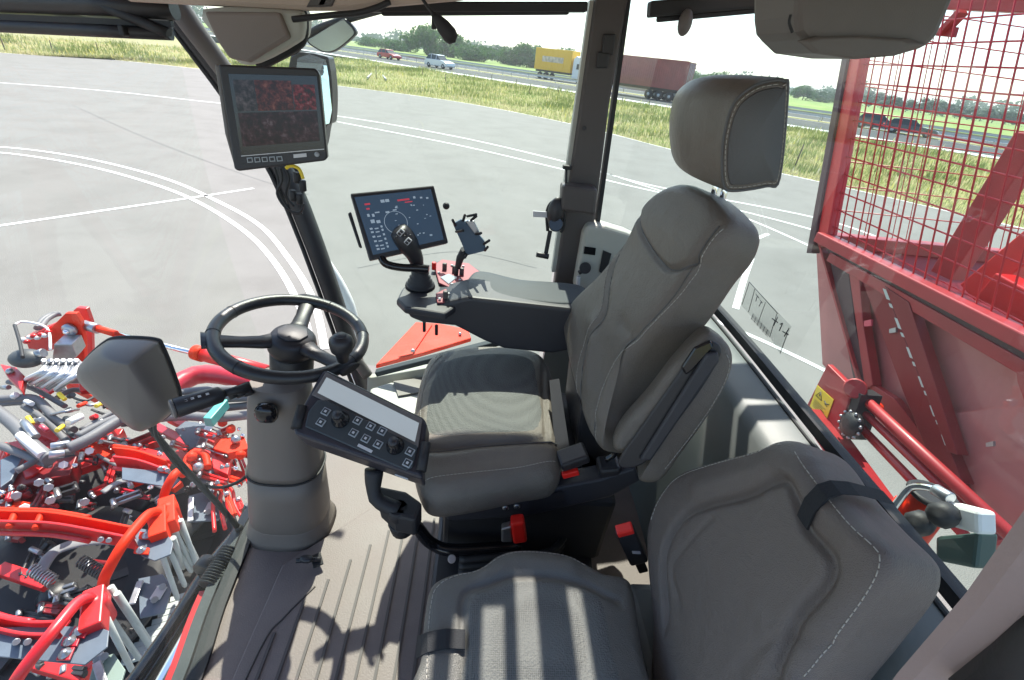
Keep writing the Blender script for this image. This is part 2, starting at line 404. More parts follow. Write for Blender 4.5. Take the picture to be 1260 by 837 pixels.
def ribbon(pts, wd, name, z=.006, m=None):
    pts = smooth(pts, 8); g = MB(); A = []; B = []
    for i, p in enumerate(pts):
        d = pts[min(i+1, len(pts)-1)]-pts[max(i-1, 0)]; n_ = Vector((-d.y, d.x, 0)).normalized()
        A.append(p+n_*wd/2+Vector((0, 0, z))); B.append(p-n_*wd/2+Vector((0, 0, z)))
    g.rings([A, B], cap0=False, cap1=False, closed=False); g.build(name, m or M['whiteline'], kind='structure')
ribbon([p for p in edge[4:-6:4]], .22, 'edge_line')
G = dict(z=GZ)
la = PL([(-150, 92), (0, 102), (130, 112), (250, 125), (415, 143), (560, 168), (690, 198), (800, 228), (1003, 268), (1100, 300)], **G)
ribbon(la, .16, 'double_line')
ribbon(PL([(415, 150), (560, 178), (690, 208), (780, 230), (880, 252), (1003, 272+12), (1100, 318)], **G), .14, 'double_line')
ribbon(PL([(730, 208), (800, 231), (900, 262), (1003, 306), (1090, 350)], **G), .12, 'thin_line')
ribbon(PL([(-120, 178), (0, 181), (100, 194), (200, 219), (270, 249), (320, 278), (355, 318), (385, 368), (400, 430)], **G), .10, 'curved_line')
ribbon(PL([(-120, 184), (0, 188), (100, 203), (180, 224), (240, 247), (300, 284), (340, 326), (372, 385), (385, 440)], **G), .10, 'curved_line')
ribbon(PL([(-20, 281), (75, 267), (150, 256), (240, 243), (312, 232)], **G), .10, 'straight_line')
ribbon(PL([(880, 395), (950, 425), (1060, 480), (1150, 540), (1250, 620)], **G), .10, 'bay_line')
ribbon(PL([(905, 305), (945, 288)], **G), .12, 'arrow_mark')
ribbon(PL([(905, 380), (915, 345), (925, 318)], **G), .12, 'arrow_mark')
for pts in ([(90, 130), (180, 170), (300, 215), (380, 240)], [(440, 330), (560, 310), (660, 330)]):
    ribbon(PL(pts, **G), .022, 'tar_seam', z=.004, m=M['seam'])

# grass tufts
def blades(name, m, count, sampler, hmin, hmax, wd, label, cat):
    V = []; Fc = []
    for i in range(count):
        p = sampler()
        if p is None: continue
        h = rnd.uniform(hmin, hmax); a = rnd.uniform(0, 6.28); ln = rnd.uniform(-.3, .3)
        d = Vector((math.cos(a), math.sin(a), 0)); b = len(V)
        V += [p-d*wd, p+d*wd, p+d*wd*.6+Vector((ln*h*.4, ln*h*.3, h*.6)), p+Vector((ln*h, ln*h*.7, h)), p-d*wd*.6+Vector((ln*h*.4, ln*h*.3, h*.6))]
        Fc.append((b, b+1, b+2, b+3, b+4))
    me = bpy.data.meshes.new(name); me.from_pydata([tuple(v) for v in V], [], Fc); me.materials.append(m)
    o = bpy.data.objects.new(name, me); COL.objects.link(o); o['kind'] = 'stuff'; o['label'] = label; o['category'] = cat
    return o
def verge_pt(near=1.0):
    i = rnd.choice(sel[:-1]); a = a_[i].lerp(a_[i+1], rnd.random()); s_ = (a-HA).dot(HD)
    t = rnd.random()**near; q = HP(s_, -1.2, 0); p = a.lerp(q, t)
    h = VERGE.ray_cast(Vector((p.x, p.y, 5)), Vector((0, 0, -1)))
    return h[0] if h[0] is not None else None
def leafmat(name, c1, c2, sc=3.0):
    m = mat(name, c1, .7, col2=c2, vscale=sc); nt = m.node_tree; b = nt.nodes['Principled BSDF']
    tr = nt.nodes.new('ShaderNodeBsdfTranslucent'); mx = nt.nodes.new('ShaderNodeMixShader'); mx.inputs[0].default_value = .45
    for l in list(nt.links):
        if l.to_socket == b.inputs['Base Color']: nt.links.new(l.from_socket, tr.inputs[0])
    nt.links.new(b.outputs[0], mx.inputs[1]); nt.links.new(tr.outputs[0], mx.inputs[2]); nt.links.new(mx.outputs[0], nt.nodes['Material Output'].inputs[0])
    return m
M['g_dry'] = leafmat('dry_grass', (.50, .44, .27), (.38, .38, .18), .5)
M['g_green'] = leafmat('green_grass', (.21, .29, .08), (.40, .40, .16), .35)
M['g_flower'] = leafmat('weed_flowers', (.55, .50, .10), (.62, .58, .42), 2)
blades('dry_grass', M['g_dry'], 60000, lambda: verge_pt(1.5), .05, .20, .018, 'dry straw coloured grass covering the verge beside the asphalt', 'grass')
blades('green_grass', M['g_green'], 42000, lambda: verge_pt(.8), .08, .32, .026, 'taller green weeds growing towards the road on the verge', 'weeds')
M['g_weed'] = leafmat('olive_weeds', (.13, .19, .05), (.24, .27, .09), .5)
clumps = [verge_pt(.8) for _ in range(170)]
def clump_pt():
    c = rnd.choice(clumps); x_, y_ = c.x+rnd.gauss(0, .9), c.y+rnd.gauss(0, .5)
    h = VERGE.ray_cast(Vector((x_, y_, 5)), Vector((0, 0, -1))); return h[0] if h[0] is not None else None
blades('tall_weeds', M['g_weed'], 16000, clump_pt, .12, .50, .028, 'clumps of taller olive green weeds standing in the dry verge', 'weeds')
blades('weed_flowers', M['g_flower'], 2500, lambda: verge_pt(.9), .2, .55, .05, 'yellow and white flowering weeds scattered over the verge', 'weeds')

# trees
def foliage_mat(name, c1, c2): return leafmat(name, c1, c2, .8)
M['fol1'] = foliage_mat('foliage_dark', (.022, .090, .014), (.050, .135, .024))
M['fol2'] = foliage_mat('foliage_mid', (.042, .130, .018), (.080, .180, .030))
M['fol3'] = foliage_mat('foliage_blue', (.04, .085, .045), (.065, .12, .06))
M['bark'] = mat('bark', (.09, .07, .05), .9)
def crown(c, rx, rz, n, leaf, seed):
    r = random.Random(seed); V = []; Fc = []
    lobes = [(Vector((r.uniform(-.55, .55)*rx, r.uniform(-.55, .55)*rx, r.uniform(-.5, .5)*rz)), r.uniform(.4, .62)) for _ in range(9)]
    for i in range(n):
        lc, lr = r.choice(lobes); d = Vector((r.gauss(0, 1), r.gauss(0, 1), r.gauss(0, 1))).normalized()*r.uniform(.75, 1.08)
        p = c + lc + Vector((d.x*rx*lr, d.y*rx*lr, d.z*rz*lr)); nn = (d + Vector((r.gauss(0, .5), r.gauss(0, .5), r.gauss(0, .5)))).normalized()
        a = nn.orthogonal().normalized(); b = nn.cross(a); s_ = leaf*r.uniform(.6, 1.4); k = len(V)
        V += [p+a*s_, p+b*s_*.7, p-a*s_*.9, p-b*s_*.8]; Fc.append((k, k+1, k+2, k+3))
    mb = MB(); mb.v = V; mb.f = Fc; mb.sm = [False]*len(Fc)
    for lc, lr in lobes: mb.ball(c+lc, (rx*lr*.5, rx*lr*.5, rz*lr*.5), n=6, m=4)
    return mb
protos = {}
def tree(px, base, top, dist, wpx, kind, label, n=2600):
    d = ray(px, base); hd = math.hypot(d.x, d.y); gz = HZ
    p = EYE + d*(dist/hd); p.z = gz
    scale = (EYE + ray(px, top)*(dist/hd)).z - gz
    wid = wpx*dist/hd/FPX
    t = thing('tree', label, 'tree', (p.x, p.y, gz), 'trees beyond the highway')
    c = Vector((p.x, p.y, gz+scale*.50))
    crown(c, wid*.74, scale*.60, n, max(.24, scale*.048), int(px*7+top)).build('crown', kind, t)
    mb = MB(); mb.tube([(p.x, p.y, gz-.3), (p.x+.1, p.y, gz+scale*.3), (p.x, p.y, gz+scale*.6)], [scale*.035, scale*.025, scale*.012], 7)
    for k in range(4):
        a = k*1.7; mb.tube([(p.x, p.y, gz+scale*.25), (p.x+math.cos(a)*wid*.3, p.y+math.sin(a)*wid*.3, gz+scale*.62)], [scale*.015, scale*.006], 5)
    mb.build('trunk', M['bark'], t)
TR = [(505, 62, 42, 230, 22, 'fol2', 'low rounded tree right of the red car'), (525, 68, 34, 210, 30, 'fol2', 'tallest bushy tree above the silver car'),
      (551, 70, 40, 215, 30, 'fol2', 'broad tree right beside the tallest one'), (575, 72, 55, 190, 26, 'fol1', 'low dark bush right of the silver car'),
      (596, 75, 57, 200, 26, 'fol1', 'low dark bush ending the left hedge'), (475, 58, 48, 240, 26, 'fol2', 'small tree above the red car'),
      (454, 56, 45, 260, 22, 'fol1', 'small dark tree beside the curved mirror'), (612, 76, 57, 260, 22, 'fol3', 'bluish tree in the gap between hedges'),
      (630, 78, 58, 200, 22, 'fol1', 'dark tree starting the right hedge'), (648, 80, 56, 195, 22, 'fol1', 'tall dark tree left of the yellow trailer'),
      (670, 82, 56, 210, 26, 'fol2', 'tree rising behind the yellow trailer top'), (694, 84, 62, 215, 20, 'fol2', 'pointed small tree above the lorry cab'),
      (838, 118, 84, 190, 20, 'fol2', 'tree at the tail of the brown container'), (852, 115, 90, 195, 26, 'fol1', 'dense tree left of the headrest'),
      (872, 118, 88, 200, 26, 'fol2', 'tree just behind the top of the headrest'), (985, 128, 104, 260, 20, 'fol1', 'tree right of the headrest'),
      (1005, 130, 110, 270, 24, 'fol3', 'small tree near the red cage post'), (1026, 133, 112, 280, 18, 'fol3', 'last tree left of the red cage post')]
TR += [(538, 69, 50, 235, 26, 'fol1', 'tree filling the gap behind the silver car'), (563, 72, 48, 220, 24, 'fol1', 'round dark tree right of the broad pair'), (586, 74, 60, 195, 24, 'fol2', 'light green bush in the low hedge'),
       (490, 60, 50, 220, 24, 'fol1', 'dark bush directly above the red car roof'), (640, 79, 62, 205, 20, 'fol2', 'light tree between the two dark ones'), (659, 81, 60, 205, 22, 'fol1', 'dark tree touching the left edge of the yellow trailer'),
       (622, 77, 62, 215, 18, 'fol1', 'little dark tree right of the bluish gap')]
for px, b, tp, ds, wp, kd, lb in TR: tree(px, b, tp, ds, wp, M[kd], lb)
for k in range(16):
    px = 1068 + k*15; base = 127+k*2.1; ordinal = ['first', 'second', 'third', 'fourth', 'fifth', 'sixth', 'seventh', 'eighth', 'ninth', 'tenth', 'eleventh', 'twelfth', 'thirteenth', 'fourteenth', 'fifteenth', 'sixteenth'][k]
    tree(px, base+6, base-rnd.uniform(13, 18), 330, 24, M['fol3'], '%s bluish far tree counted rightwards from the cage post' % ordinal, 260)
# far wood on the horizon
mb = MB(); wr = random.Random(11)
for k in range(300):
    a = R(-75 + k*0.53); d = 620+60*math.sin(k*.9); h = 9+5*math.sin(k*.37)+4*math.sin(k*1.3)+wr.uniform(-2, 3)
    cx_, cy_ = math.sin(a)*d, math.cos(a)*d
    for q_ in range(70):
        u_ = wr.gauss(0, 1); p = Vector((cx_+wr.uniform(-7, 7), cy_+wr.uniform(-5, 5), HZ+abs(wr.random())**.7*h*(1-.12*abs(u_)))); b = len(mb.v); s_ = wr.uniform(.7, 1.6)
        dx = Vector((math.cos(a), -math.sin(a), 0))*s_
        mb.v += [p-dx, p+dx*.2-Vector((0, 0, s_*.8)), p+dx, p+Vector((0, wr.uniform(-1, 1), s_))]; mb.face((b, b+1, b+2, b+3))
o = mb.build('distant_wood', M['fol3'], kind='stuff', label='distant bluish wood along the horizon', cat='wood')

# guard rails and fence posts
def guard_rail(t_, label, s0, s1, step, z0=HZ):
    t = thing('guard_rail', label, 'guard rail', HP(s0, t_, z0), 'guard rails along the highway')
    mb = MB(); prof = [(-.02, .50), (.04, .56), (-.02, .64), (.04, .72), (-.02, .80)]
    mb.rings([[HP(s_, t_+a, z0+b) for a, b in prof] for s_ in (s0, s1)], cap0=False, cap1=False, closed=False)
    mb.build('rail', M['metal'], t)
    s_ = s0
    while s_ < s1:
        m2 = MB(); m2.box(HP(s_, t_+.1, z0+.32), (.10, .10, .75)); m2.build('post', M['metal'], t); s_ += step
guard_rail(15.9, 'near galvanised guard rail of the central reservation', -120, 110, 5)
guard_rail(18.1, 'far galvanised guard rail of the central reservation', -120, 110, 5)
guard_rail(32.5, 'galvanised guard rail along the far side by the field', -120, 110, 6)
k = 0
fp = [(0, 45, 14), (64, 52, 14), (118, 58, 14), (1, 0, 0)]
for i, (px, py, hh) in enumerate([(4, 52, 9), (64, 56, 9), (120, 57, 7), (463, 92, 9), (490, 88, 9), (520, 92, 9), (548, 98, 10), (604, 100, 12), (634, 106, 12), (651, 112, 13), (686, 115, 13), (764, 128, 12), (797, 131, 12), (980, 190, 20)]):
    p = P(px, py+hh/2, z=-1.75); h = hh*(p-EYE).dot(fw)/FPX*1.05
    mb = MB(); mb.lathe(p-Vector((0, 0, .25)), (0.03*math.sin(i), .02, 1), [(0, .035), (h+.25, .03)], 7)
    mb.build('fence_post', M['bark'], label='dark thin fence post standing in the verge, number %d of the row from the left' % (i+1) if False else
             ['leftmost thin post, standing in the verge below the blind', 'thin post in the verge below the left blind bar', 'thin post nearest to the front pillar in the verge', 'post beside the pale culvert pipe', 'post under the red car', 'post left of the silver car', 'post under the silver car',
              'post midway between silver car and yellow trailer', 'thin post left of the yellow trailer', 'thin post under the left end of the yellow trailer', 'post under the lorry cab', 'post under the brown container front', 'post under the brown container wheels', 'thicker leaning post in the grass right of the headrest'][i], cat='post', group='fence posts in the verge')
mb = MB(); pp = PL([(452, 96), (460, 89), (468, 90), (475, 98)], z=-1.7); mb.tube(smooth(pp, 5), .09, 8); mb.build('culvert_pipe', M['trim_light'], label='pale bent pipe sticking out of the verge grass under the red car', cat='pipe')

# vehicles
M['carred'] = mat('car_red', (.55, .03, .035), .25, coat=.6); M['carsilver'] = mat('car_silver', (.60, .64, .68), .25, metal=.3, coat=.5)
M['cardark'] = mat('car_dark', (.05, .06, .08), .2, coat=.6); M['carglass'] = mat('car_glass', (.02, .03, .035), .06)
M['tarp_yellow'] = mat('yellow_tarpaulin', (.85, .48, .02), .5, var=.05); M['container'] = mat('brown_container', (.30, .065, .055), .55, var=.12, vscale=1.2)
M['lamp'] = mat('lamp_lens', (.7, .7, .68), .2)
def frame_at(px, py, flip=1):
    p = P(px, py, z=HZ+.01); d = HD*flip; n = Vector((0, 0, 1)).cross(d)
    return p, d, n
def car(px, py, body, label, flip=1, L=4.5, tall=1.0, wd=1.8):
    p, d, n = frame_at(px, py, flip); t = thing('car', label, 'car', p)
    Z = Vector((0, 0, 1)); q = lambda x, y, z: p + d*x + n*y + Z*z
    h = 1.45*tall
    low = [(-L/2, .32), (-L/2, .62*tall), (-L/2+.12, .85*tall), (-L*.30, .92*tall), (L*.17, .92*tall), (L*.40, .80*tall), (L/2-.04, .66*tall), (L/2, .45), (L/2-.08, .28), (-L/2+.1, .26)]
    mb = MB(); mb.slab([q(x, -wd/2, z) for x, z in low], n*wd); mb.build('body', body, t, bevel=.07, seg=3)
    cab = [(-L*.44, .9*tall), (-L*.36, h*.95), (-L*.22, h), (L*.02, h*.99), (L*.20, .9*tall)]
    mb = MB(); wi = .14
    A = [q(x, -wd/2+wi*(z > tall)+.04, z) for x, z in cab]; B = [q(x, wd/2-wi*(z > tall)-.04, z) for x, z in cab]
    mb.rings([A, B], sm=False); mb.build('window_band', M['carglass'], t, bevel=.03)
    mb = MB(); rf = [(-L*.36, h*.95), (-L*.22, h+.015), (L*.02, h*.99+.015), (L*.06, h*.96)]
    mb.slab([q(x, -wd/2+.16, z) for x, z in rf] + [q(x, -wd/2+.16, z-.05) for x, z in reversed(rf)], n*(wd-.32)); mb.build('roof', body, t, bevel=.015)
    for sx in (-.20*L, .02*L):
        for sy in (-1, 1):
            mb = MB(); mb.bar(q(sx, sy*(wd/2-.02), .88*tall), q(sx-.04, sy*(wd/2-.15), h-.02), .06, .04); mb.build('door_pillar', body, t)
    for sx in (-L*.31, L*.32):
        for sy in (-1, 1):
            c = q(sx, sy*(wd/2-.1), .32); wob = MB(); wob.lathe(c-n*.11, n, [(0, .2), (0, .31), (.03, .33), (.19, .33), (.22, .31), (.22, .2)], 18); wo = wob.build('wheel', M['rubber'], t)
            r_ = MB(); r_.lathe(c-n*.117, n, [(0, .05), (.01, .2), (.224, .2), (.234, .05)], 10); r_.build('rim', M['metal'], wo)
    for sy in (-1, 1):
        mb = MB(); mb.ball(q(L/2-.10, sy*(wd/2-.28), .62*tall), (.12, .16, .09), n=8, m=6); mb.build('headlight', M['lamp'], t)
        mb = MB(); mb.ball(q(-L/2+.03, sy*(wd/2-.2), .72*tall), (.06, .14, .1), n=8, m=6); mb.build('tail_light', M['redbutton'], t)
car(479, 73, M['carred'], 'red estate car driving on the highway, seen above the verge', 1, 4.6)
car(541, 84, M['carsilver'], 'silver and white off-road car on the highway behind the red one', 1, 4.8, 1.18)
car(1078, 160, M['cardark'], 'dark saloon car seen through the left part of the red mesh', 1, 4.6)
car(1116, 166, M['cardark'], 'dark car following close behind, seen through the red mesh', 1, 4.6, .95)
car(846, 128, M['carsilver'], 'pale bluish car peeping out left of the driver headrest', 1, 4.3)

def wheel_row(q, n, xs, yside, t, r=.5):
    for x in xs:
        for sy in yside:
            c = q(x, sy*1.0, r); wb = MB(); wb.lathe(c-n*.16, n, [(0, .28), (0, r-.05), (.05, r), (.27, r), (.32, r-.05), (.32, .28)], 18); wo = wb.build('wheel', M['rubber'], t)
            rb = MB(); rb.lathe(c-n*.165, n, [(0, .08), (.01, .27), (.32, .27), (.33, .08)], 12); rb.build('rim', M['metal'], wo)
Z3 = Vector((0, 0, 1))
# lorry with yellow trailer
p, d, n = frame_at(688, 99.5, 1); q = lambda x, y, z: p + d*x + n*y + Z3*z
t = thing('lorry', 'white lorry pulling a yellow curtain-sided trailer on the highway', 'lorry', p)
mb = MB(); mb.slab([q(-4.6, -1.25, 1.3), q(2.6, -1.25, 1.3), q(2.6, 1.25, 1.3), q(-4.6, 1.25, 1.3)], (0, 0, 3.1)); tb = mb.build('trailer_box', M['tarp_yellow'], t, bevel=.04)
mb = MB()
for x in [-3.4+i*1.15 for i in range(6)]: mb.box(q(x, -1.26, 2.6), (.03, .03, 2.6), Matrix((d, n, Z3)).transposed())
mb.build('curtain_strap', M['tarp_yellow'], tb)
mb = MB(); mb.box(q(-1.0, -1.265, 2.9), (4.2, .02, .8), Matrix((d, n, Z3)).transposed()); mb.build('faded_print', mat('pale_print', (.62, .50, .36), .6, var=.3, vscale=2), tb)
mb = MB(); mb.slab([q(-4.4, -1.0, 1.0), q(2.5, -1.0, 1.0), q(2.5, 1.0, 1.0), q(-4.4, 1.0, 1.0)], (0, 0, .28)); mb.build('chassis', M['black'], t)
prof = [(3.0, .5), (3.0, 3.3), (3.5, 3.75), (4.9, 3.45), (5.2, 2.2), (5.3, 1.0), (5.25, .5)]
mb = MB(); mb.slab([q(x, -1.22, z) for x, z in prof], n*2.44); cb = mb.build('cab', M['white'], t, bevel=.08)
mb = MB(); mb.slab([q(x, -1.25, z) for x, z in ((3.7, 1.95), (3.75, 2.7), (4.75, 2.7), (5.0, 1.95))], n*2.5); mb.build('side_window', M['carglass'], cb)
mb = MB(); mb.slab([q(4.98, -1.0, 3.0), q(5.24, -1.0, 2.0), q(5.24, 1.0, 2.0), q(4.98, 1.0, 3.0)], d*.05); mb.build('windscreen', M['carglass'], cb)
wheel_row(q, n, (-3.4, -2.2, 4.3), (-1, 1), t)
# lorry with container
p, d, n = frame_at(797, 121, 1); d = -d; q = lambda x, y, z: p + d*x + n*y + Z3*z
t = thing('container_lorry', 'lorry carrying a long brown shipping container on the highway', 'lorry', p)
Rm = Matrix((d, n, Z3)).transposed()
mb = MB(); mb.slab([q(-4.4, -1.22, 1.3), q(7.7, -1.22, 1.3), q(7.7, 1.22, 1.3), q(-4.4, 1.22, 1.3)], (0, 0, 2.8)); cb = mb.build('container', M['container'], t)
mb = MB()
for i in range(44): mb.box(q(-4.1+i*.27, -1.24, 2.7), (.13, .05, 2.5), Rm)
mb.build('corrugation', M['container'], cb, kind='stuff')
mb = MB()
for z in (1.32, 4.08): mb.box(q(1.65, -1.25, z), (12.1, .08, .14), Rm)
mb.build('side_rail', M['container'], cb)
for yy in (-.7, -.25, .25, .7):
    mb = MB(); mb.cyl(q(-4.45, yy, 1.4), q(-4.45, yy, 4.0), .03, 6); mb.build('lock_rod', M['metal'], cb)
mb = MB(); mb.box(q(1.6, 0, 1.1), (12, 1.0, .3), Rm); mb.build('chassis', M['black'], t)
mb = MB(); mb.box(q(-4.2, 0, .75), (.1, 2.3, .5), Rm); mb.build('tail_board', M['white'], t)
wheel_row(q, n, (-3.0, -1.7, -.4), (-1, 1), t)

# ================================================================== CAB SHELL
cab = thing('harvester_cab', 'interior of a harvester driving cab with grey trim, dark pillars and large windows all round', 'cab', (0, .8, 0))
def part(mb, name, m, parent=None, **k): return mb.build(name, m, parent or cab, **k)
# floor with ribbed mat
fedge = [(-.56, -.3, 0), (-.565, .30, 0), (-.573, .50, 0), (-.60, .66, 0), (-.615, .82, 0), (-.62, .95, 0), (-.59, 1.25, 0), (-.50, 1.52, 0)]
fl = fedge + [ (.74, 1.52, 0), (.74, -.3, 0)]
mb = MB(); mb.slab([Vector(p) for p in fl], (0, 0, -.06)); part(mb, 'floor', M['mat'])
fm = [(-.50, .20, .004), (-.505, .52, .004), (-.50, .78, .004), (-.30, .98, .004), (-.02, .98, .004), (-.02, .20, .004)]
mb = MB(); mb.slab([Vector(p) for p in fm], (0, 0, .008)); mt = part(mb, 'floor_mat', M['mat'], bevel=.003)
ribx = [(-.45, .60), (-.405, .68), (-.36, .74), (-.315, .80), (-.27, .85), (-.225, .90), (-.18, .93), (-.135, .95), (-.09, .95)]
for x, y1 in ribx:
    mb = MB(); mb.slab([Vector((x-.0035, .22, .0125)), Vector((x+.0035, .22, .0125)), Vector((x+.0035, y1, .0125)), Vector((x-.0035, y1, .0125))], (0, 0, .004)); mb.build('rib', M['mat_dark'], mt)
mb = MB(); mb.tube(smooth([(-.485, .25, .0125), (-.47, .56, .0125), (-.44, .64, .0125), (-.39, .72, .0125)], 5), .003, 6); mb.build('rib', M['mat_dark'], mt)
mb = MB(); mb.slab([Vector(p) for p in [(-.02, .2, 0), (.02, .2, 0), (.02, 1.0, 0), (-.02, 1.0, 0)]], (0, 0, .05)); part(mb, 'seat_plinth_edge', M['trim'], bevel=.006)
# threshold: light lip, black seal
def sweep(path, prof, name, m, bevel=0, parent=None):
    path = [Vector(p) for p in path]; rs = []
    for i, p in enumerate(path):
        d = (path[min(i+1, len(path)-1)]-path[max(i-1, 0)]); d.z = 0; d.normalize(); n = Vector((-d.y, d.x, 0))
        rs.append([p + n*a + Vector((0, 0, b)) for a, b in prof])
    mb = MB(); mb.rings(rs, sm=False); return part(mb, name, m, bevel=bevel, parent=parent)
base = smooth([Vector(p)+Vector((-.012, 0, 0)) for p in [(-.56, .0, 0)]+fedge[1:]], 5)
sweep(base, [(-.012, -.03), (.022, -.03), (.022, .012), (-.012, .012)], 'windscreen_seal', M['rubber'])
sweep([p+Vector((-.050, 0, -.02)) for p in base], [(-.012, -.03), (.014, -.03), (.014, .008), (-.012, .008)], 'outer_sill', M['hosedark'])
sweep([p+Vector((-.078, 0, -.04)) for p in base[:18]], [(-.010, -.03), (.010, -.03), (.010, .006), (-.010, .006)], 'red_sill_strip', M['red'])
# windscreen
top = smooth([(-1.12, .0, 1.38), (-1.12, .30, 1.38), (-1.10, .55, 1.38), (-1.03, 1.0, 1.37), (-.97, 1.27, 1.36), (-.86, 1.50, 1.33)], 6)
mb = MB(); mb.rings([[a.lerp(b, t)+Vector((-.05*math.sin(t*3.14), 0, 0)) for a, b in zip(base, top)] for t in [i/10 for i in range(11)]], cap0=False, cap1=False, closed=False); part(mb, 'windscreen', M['wglass'])
# front right pillar (leans forward to the roof)
A0 = P(440, 452, z=.12); A1 = P(352, 215, x=A0.x-.20); A2 = P(212, 5, x=-.92)
pth = smooth([A0+(A0-A1)*.15, A0, A1, A2, A2+(A2-A1)*.3], 6)
mb = MB(); mb.tube(pth, [.036+.012*i/len(pth) for i in range(len(pth))], 12, flat=.75); part(mb, 'front_pillar', M['black'])
mb = MB(); mb.tube([p+Vector((.030, -.035, .0)) for p in pth[14:]], [.024+.02*i/12 for i in range(len(pth[14:]))], 10); part(mb, 'pillar_cover', M['trim'])
mb = MB(); mb.tube([p+Vector((-.035, -.03, 0)) for p in pth], .008, 8); part(mb, 'glass_seal', M['rubber'])
# white curved body edge right of the front pillar
mb = MB(); wp = smooth([P(395, 315, y=1.95), P(415, 345, y=1.93), P(430, 375, y=1.90), P(436, 402, y=1.87), P(440, 440, y=1.82), P(436, 480, y=1.8)], 5)
mb.tube(wp, .024, 10); mb.build('wing_edge', M['white'], label='white curved rim of a light housing outside behind the front pillar', cat='lamp rim')
mb = MB(); wp = smooth([P(420, 425, y=1.50), P(436, 440, y=1.50), P(452, 462, y=1.5)], 4); mb.tube(wp, .022, 10); part(mb, 'pillar_foot', M['trim'])

# right door pillar (between side windows)
BY = 1.50
bl = [P(738, -30, y=BY), P(731, 10, y=BY), P(715, 120, y=BY), P(683, 345, y=BY), P(672, 430, y=BY)]
br = [P(780, -30, y=BY), P(771, 10, y=BY), P(750, 130, y=BY), P(722, 350, y=BY), P(712, 430, y=BY)]
mb = MB(); mb.slab(bl + br[::-1], (0, .05, 0)); bp = part(mb, 'door_pillar', M['darktrim'], bevel=.008)
for a, b in zip([(742, 42), (735, 64)], [(757, 68), (750, 84)]):
    mb = MB(); mb.slab(PL([a, (b[0], a[1]), (b[0]-3, b[1]), (a[0]-2, b[1])], y=BY-.002), (0, -.008, 0)); mb.build('pillar_switch', M['black'], bp, bevel=.003)
mb = MB(); mb.cyl(P(719, 158, y=BY), P(719, 158, y=BY-.008), .006, 10); mb.build('screw', M['black'], bp)
mb = MB(); mb.slab(PL([(773, -10), (778, -10), (729, 340), (724, 340)], y=BY+.01), (0, .03, 0)); mb.build('seal', M['rubber'], bp)
mb = MB(); mb.slab(PL([(726, 0), (731, 0), (684, 335), (679, 335)], y=BY+.012), (0, .03, 0)); mb.build('pale_edge', M['trim_light'], bp)
# windows on the right side
aw = [p+Vector((.02, 0, 0)) for p in pth[6:-3]]
mb = MB(); mb.poly([A0+Vector((.02, 0, .02)), Vector((.26, BY+.02, .12)), Vector((.26, BY+.03, 1.46)), A2+Vector((0, 0, .12)), A1]); part(mb, 'side_window', M['sglass'])
# rear glass corner
sill = smooth([P(722, 273, z=.80), P(770, 286, z=.79), P(830, 330, z=.74), P(890, 390, z=.70), P(1000, 522, z=.70), P(1160, 715, z=.70), P(1300, 885, z=.70)], 6)
tops = [Vector((p.x, p.y, 1.50)) for p in sill]
mb = MB(); mb.rings([sill, tops], cap0=False, cap1=False, closed=False, sm=True); part(mb, 'rear_window', M['rglass'])
sweep(sill, [(-.008, -.012), (.016, -.012), (.016, .010), (-.008, .010)], 'rear_window_seal', M['rubber'])
sweep([p+Vector((-.028, -.006, -.012)) for p in sill[9:]], [(-.002, -.006), (.003, -.006), (.003, .003), (-.002, .003)], 'seal_lip', M['rubber'])
# rear wall under the sill
wallp = [p+Vector((-.012, -.004, -.012)) for p in sill[8:]]
mb = MB()
mb.rings([[p+Vector((-.004, 0, 0)) for p in wallp], [p+Vector((-.095, -.02, -.006)) for p in wallp], [p+Vector((-.115, -.022, -.03)) for p in wallp], [p+Vector((-.13, -.03, -.25)) for p in wallp], [Vector((p.x-.13, p.y-.03, 0)) for p in wallp]], cap0=False, cap1=False, closed=False)
part(mb, 'rear_wall', M['rearwall'])
mb = MB(); mb.slab([Vector(p) for p in [(.28, 1.515, 0), (.74, 1.515, 0), (.74, 1.515, .60), (.28, 1.515, .78)]], (0, .03, 0)); part(mb, 'side_wall', M['rearwall'])
# lower door trim right of the column
mb = MB(); mb.slab([P(452, 466, y=1.50), P(600, 440, y=1.50), P(600, 560, y=1.50), P(450, 540, y=1.50)], (0, .03, 0)); part(mb, 'door_trim', M['trim_light'], bevel=.004)
mb = MB(); mb.slab([P(455, 478, z=.16), P(480, 470, z=.16), P(545, 466, z=.16), P(545, 500, z=.16), P(505, 512, z=.16), P(455, 500, z=.16)], (0, 0, -.05)); part(mb, 'door_step', M['trim_light'], bevel=.01)
mb = MB(); mb.slab(PL([(484, 470), (550, 462), (550, 478), (490, 488)], z=.165), (0, 0, .004)); part(mb, 'step_pocket', M['trim'])
mb = MB(); mb.bar(P(463, 459, y=1.47), P(640, 414, y=1.47), .03, .022); part(mb, 'window_rail', M['consoletop'], bevel=.004)

